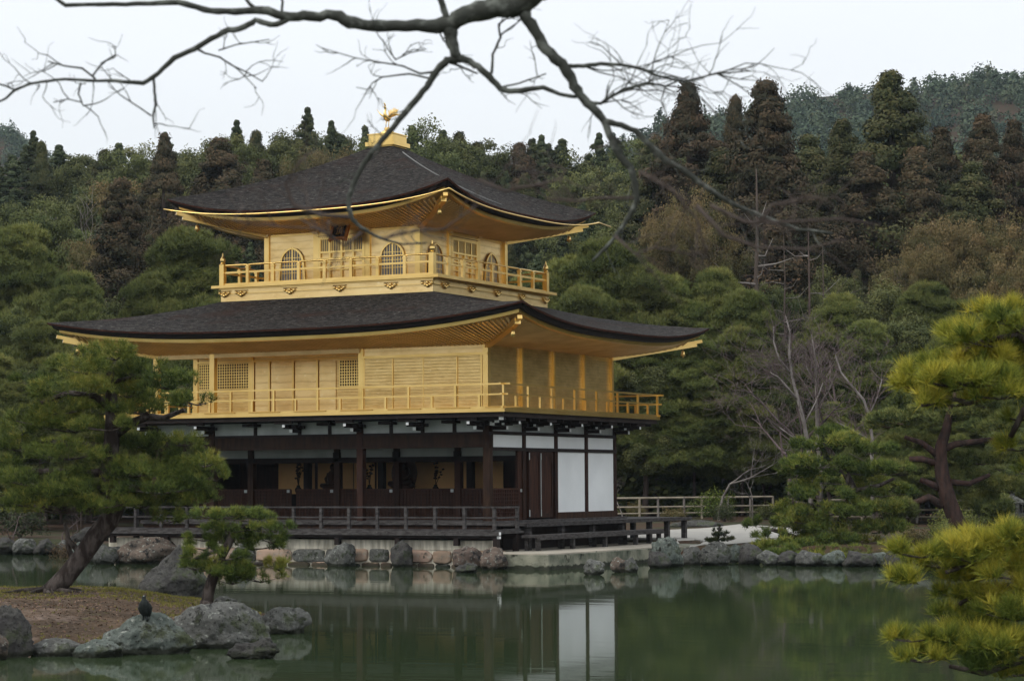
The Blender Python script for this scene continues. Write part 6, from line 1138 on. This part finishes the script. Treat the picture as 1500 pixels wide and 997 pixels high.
def twig(p, d, L_, r, k, tw_, g):
    pts = [p]; q_ = p.copy(); dd = d.copy(); n_ = 5
    for i in range(n_): dd = (dd+Vector((g.gauss(0, .25), g.gauss(0, .25), g.gauss(0, .25)))).normalized(); q_ = q_+dd*L_/n_; pts.append(q_.copy())
    tw_.tube(pts, [r*(1-.6*i/n_) for i in range(n_+1)], 4, False)
    if k > 0:
        for i in range(g.choice((1, 2, 3))): s_ = pts[g.randrange(2, n_+1)]; e_ = (dd+Vector((g.gauss(0, .6), g.gauss(0, .5), g.gauss(0, .6)))).normalized(); twig(s_.copy(), e_, L_*g.uniform(.4, .8), r*.6, k-1, tw_, g)
for i, lm in enumerate(LIMBS):
    jit = [(g.gauss(0, .05) if 0 < j else 0) for j in range(len(lm))]; dz = 0; pts = []
    for j, p in enumerate(lm): pts.append(bp_(p[0], p[1], DB))
    # refine for a gnarled outline
    P2_ = []; R2 = []
    for j in range(len(pts)-1):
        for q_ in range(3):
            f_ = q_/3; c = pts[j].lerp(pts[j+1], f_); r_ = (lm[j][2]*(1-f_)+lm[j+1][2]*f_)*k_; P2_.append(c+Vector((g.gauss(0, .25), g.gauss(0, .25), g.gauss(0, .25)))*r_*.5); R2.append(r_*g.uniform(.92, 1.1))
    P2_.append(pts[-1]); R2.append(lm[-1][2]*k_); mb = MB(); mb.tube(P2_, R2, 10 if i < 8 else 6); mb.build('branch', M['branch_near'], bt, True)
    L_ = sum((pts[j+1]-pts[j]).length for j in range(len(pts)-1))
    if 0 < i < 9 or i > 12:
        for q_ in range(int(L_/(.085 if i > 12 else .16))+1):
            j = g.randrange(len(pts)//3, len(pts)-1) if len(pts) > 3 else g.randrange(0, len(pts)-1); d = (pts[j+1]-pts[j]).normalized()
            if lm[j][2] > 5.5: continue
            e_ = (d+Vector((g.gauss(0, .7), g.gauss(0, .5), g.gauss(0.1, .6)))).normalized(); twig(pts[j].lerp(pts[j+1], g.random()), e_, g.uniform(.06, .17), .0024, 1, tw, g)
# denser spray of fine twigs toward the right, over the hill
for q_ in range(26):
    lm = LIMBS[g.choice((7, 8, 7))]; j = g.randrange(1, len(lm)-1); s_ = bp_(lm[j][0], lm[j][1]); e_ = Vector(rt)*g.uniform(.3, 1)+Vector((0, 0, g.uniform(-.35, .8)))+Vector((g.gauss(0, .3), g.gauss(0, .3), 0)); twig(s_, e_.normalized(), g.uniform(.15, .36), .0028, 2, tw, g)
tw.build('twigs', M['branch_near'], bt)['kind'] = 'stuff'
# nearer, softer brown sprays
NB = [[(512, 318, 5), (470, 315, 4), (430, 300, 4), (418, 270, 3), (440, 235, 2.4)], [(700, 262, 3), (740, 280, 3), (800, 268, 2.6), (822, 262, 2), (828, 248, 1.6)], [(928, 290, 3), (880, 290, 3), (840, 295, 2.6), (800, 290, 2)], [(1040, 300, 4), (1090, 325, 3.4), (1160, 325, 3), (1230, 320, 2.4), (1290, 330, 1.8)],
      [(1020, 300, 4), (1060, 345, 3.4), (1110, 362, 3), (1180, 365, 2.4), (1240, 350, 1.8)], [(530, 340, 3), (505, 360, 2.6), (480, 345, 2), (440, 320, 1.8)], [(560, 350, 2.4), (600, 340, 2), (650, 335, 1.8), (700, 300, 1.4)], [(500, 355, 2), (470, 335, 1.8), (380, 330, 1.4), (330, 320, 1)], [(900, 345, 3), (930, 372, 2.6), (960, 362, 2), (1010, 372, 1.6)], [(1110, 330, 3), (1130, 300, 2.4), (1180, 290, 2), (1230, 290, 1.4)], [(935, 250, 3), (985, 280, 2.6), (1020, 320, 2.2), (1040, 390, 1.6)]]
DN = 5.2; kn = DN/FPX; tw = MB()
bg_ = MB(); bg_.tube([tuple(bp_(1500, -420, 7.4)), tuple(bp_(1500, -200, 6)), tuple(bp_(1430, 60, 5.6)) if False else tuple(bp_(1620, 100, 5.4)), tuple(bp_(1560, 300, DN)), tuple(bp_(1400, 345, DN)), tuple(bp_(1290, 330, DN))], [.05, .04, .03, .02, .008, .003], 8)
for lm in NB:
    pts = [bp_(p[0], p[1], DN) for p in lm]; mb = MB(); mb.tube(pts, [p[2]*kn*.8 for p in lm], 6); mb.build('branch', M['twig_brown'], bt, True)
    for q_ in range(9):
        j = g.randrange(0, len(pts)-1); d = (pts[j+1]-pts[j]).normalized(); e_ = (d*.8+Vector((g.gauss(0, .6), g.gauss(0, .4), g.gauss(0.1, .6)))).normalized(); twig(pts[j].lerp(pts[j+1], g.random()), e_, g.uniform(.06, .15), .0016, 1, tw, g)
tw.build('twigs', M['twig_brown'], bt)['kind'] = 'stuff'

# ------------------------------------------------------------------ far hills and their woods
def hill(name, prof, D0, Dtop, lab, ntree, seed):
    """prof: (px, y of the crest); the hill climbs from the plain at D0 to its crest at Dtop"""
    g = np.random.default_rng(seed); xs, ys = zip(*prof); pxs = np.linspace(xs[0], xs[-1], 110); nr = 26; V = []; 
    def zh(px, t_): D = D0+(Dtop-D0)*t_; top = at_d(px, np.interp(px, xs, ys), Dtop)[2]; return D, -1+(top+1)*(t_**.85)
    for j in range(nr+8):
        for px in pxs:
            t_ = j/nr
            if t_ <= 1: D, z = zh(px, t_)
            else: D, z = zh(px, 1); D += (t_-1)*Dtop*.8; z *= max(0, 1-(t_-1)*3.2)
            x, y = wp((px-750)/FPX*(D0+(Dtop-D0)*min(t_, 1)) if False else (px-750)/FPX*D, D); V.append((x, y, z+6*math.sin(px*.013+j*.6)*min(t_, 1)*(t_ < .95)))
    n_ = len(pxs); fc = [(j*n_+i, j*n_+i+1, (j+1)*n_+i+1, (j+1)*n_+i) for j in range(nr+7) for i in range(n_-1)]
    me = bpy.data.meshes.new(name); me.from_pydata(V, [], fc); me.shade_smooth(); tag(link(name, me, M['ground']), kind='structure')
    Va = np.array(V).reshape(nr+8, n_, 3); Vs = []; Ts = []
    for k in range(ntree):
        jj = g.uniform(3, nr+.9); ii_ = g.uniform(0, n_-1.01); j0, i0 = int(jj), int(ii_); f_, h_ = jj-j0, ii_-i0
        p = (Va[j0, i0]*(1-h_)+Va[j0, i0+1]*h_)*(1-f_)+(Va[j0+1, i0]*(1-h_)+Va[j0+1, i0+1]*h_)*f_
        con = g.random() < .12; w_ = g.uniform(2.6, 4.8)*(.75 if con else 1); h = g.uniform(7, 9) if con else g.uniform(5, 8); m_ = 260; v, nn = ell(m_, g)
        if con: tt = (v[:, 2]+1)/2; v = v*np.stack([1.3-tt, 1.3-tt, np.ones(m_)], -1)
        lob = 1+.25*np.sin(nn[:, 0]*5+k)*np.cos(nn[:, 1]*5); c = p+np.array([0, 0, h*.45-2.0 if True else 0])
        Vv, T = leaves(c+v*lob[:, None]*np.array([w_, w_, h*.5]), nn, .42, np.full(m_, np.clip(.42+g.normal(0, .2), 0, 1))+g.normal(0, .08, m_), g, .7, .5); Vs.append(Vv); Ts.append(T)
    o = link('hill_forest', tri_mesh('hill_forest', np.concatenate(Vs), 4, np.concatenate(Ts)), F['hill']); tag(o, lab, 'forest', kind='stuff')
hill('hill', [(820, 262), (900, 236), (960, 204), (1010, 188), (1060, 178), (1120, 160), (1160, 146), (1200, 138), (1260, 133), (1320, 133), (1400, 129), (1450, 122), (1500, 117), (1560, 110), (1650, 104), (1900, 110), (2300, 160), (2700, 240)], 330, 620, 'hazy blue-green wooded hillside rising behind the cedars at the right', 3600, 5)
hill('hill', [(-500, 190), (-160, 172), (-60, 186), (0, 200), (30, 212), (60, 232), (100, 252), (160, 275), (300, 240), (420, 262)], 420, 760, 'hazy blue wooded hill far behind the forest at the left edge', 1300, 6)

# ------------------------------------------------------------------ air
mh = bpy.data.materials.new('haze'); mh.use_nodes = True; n = mh.node_tree.nodes; n.clear(); o = n.new('ShaderNodeOutputMaterial'); pv = n.new('ShaderNodeVolumePrincipled')
pv.inputs['Color'].default_value = (.74, .88, 1.0, 1); pv.inputs['Density'].default_value = 0.0001; mh.node_tree.links.new(pv.outputs[0], o.inputs['Volume'])
q = [wp(-700, -230), wp(700, -230), wp(700, 1600), wp(-700, 1600)]
mb = MB(); mb.prism(q, -35.0, 160.0); tag(mb.build('haze', mh), 'thin pale winter haze', 'haze', kind='stuff')
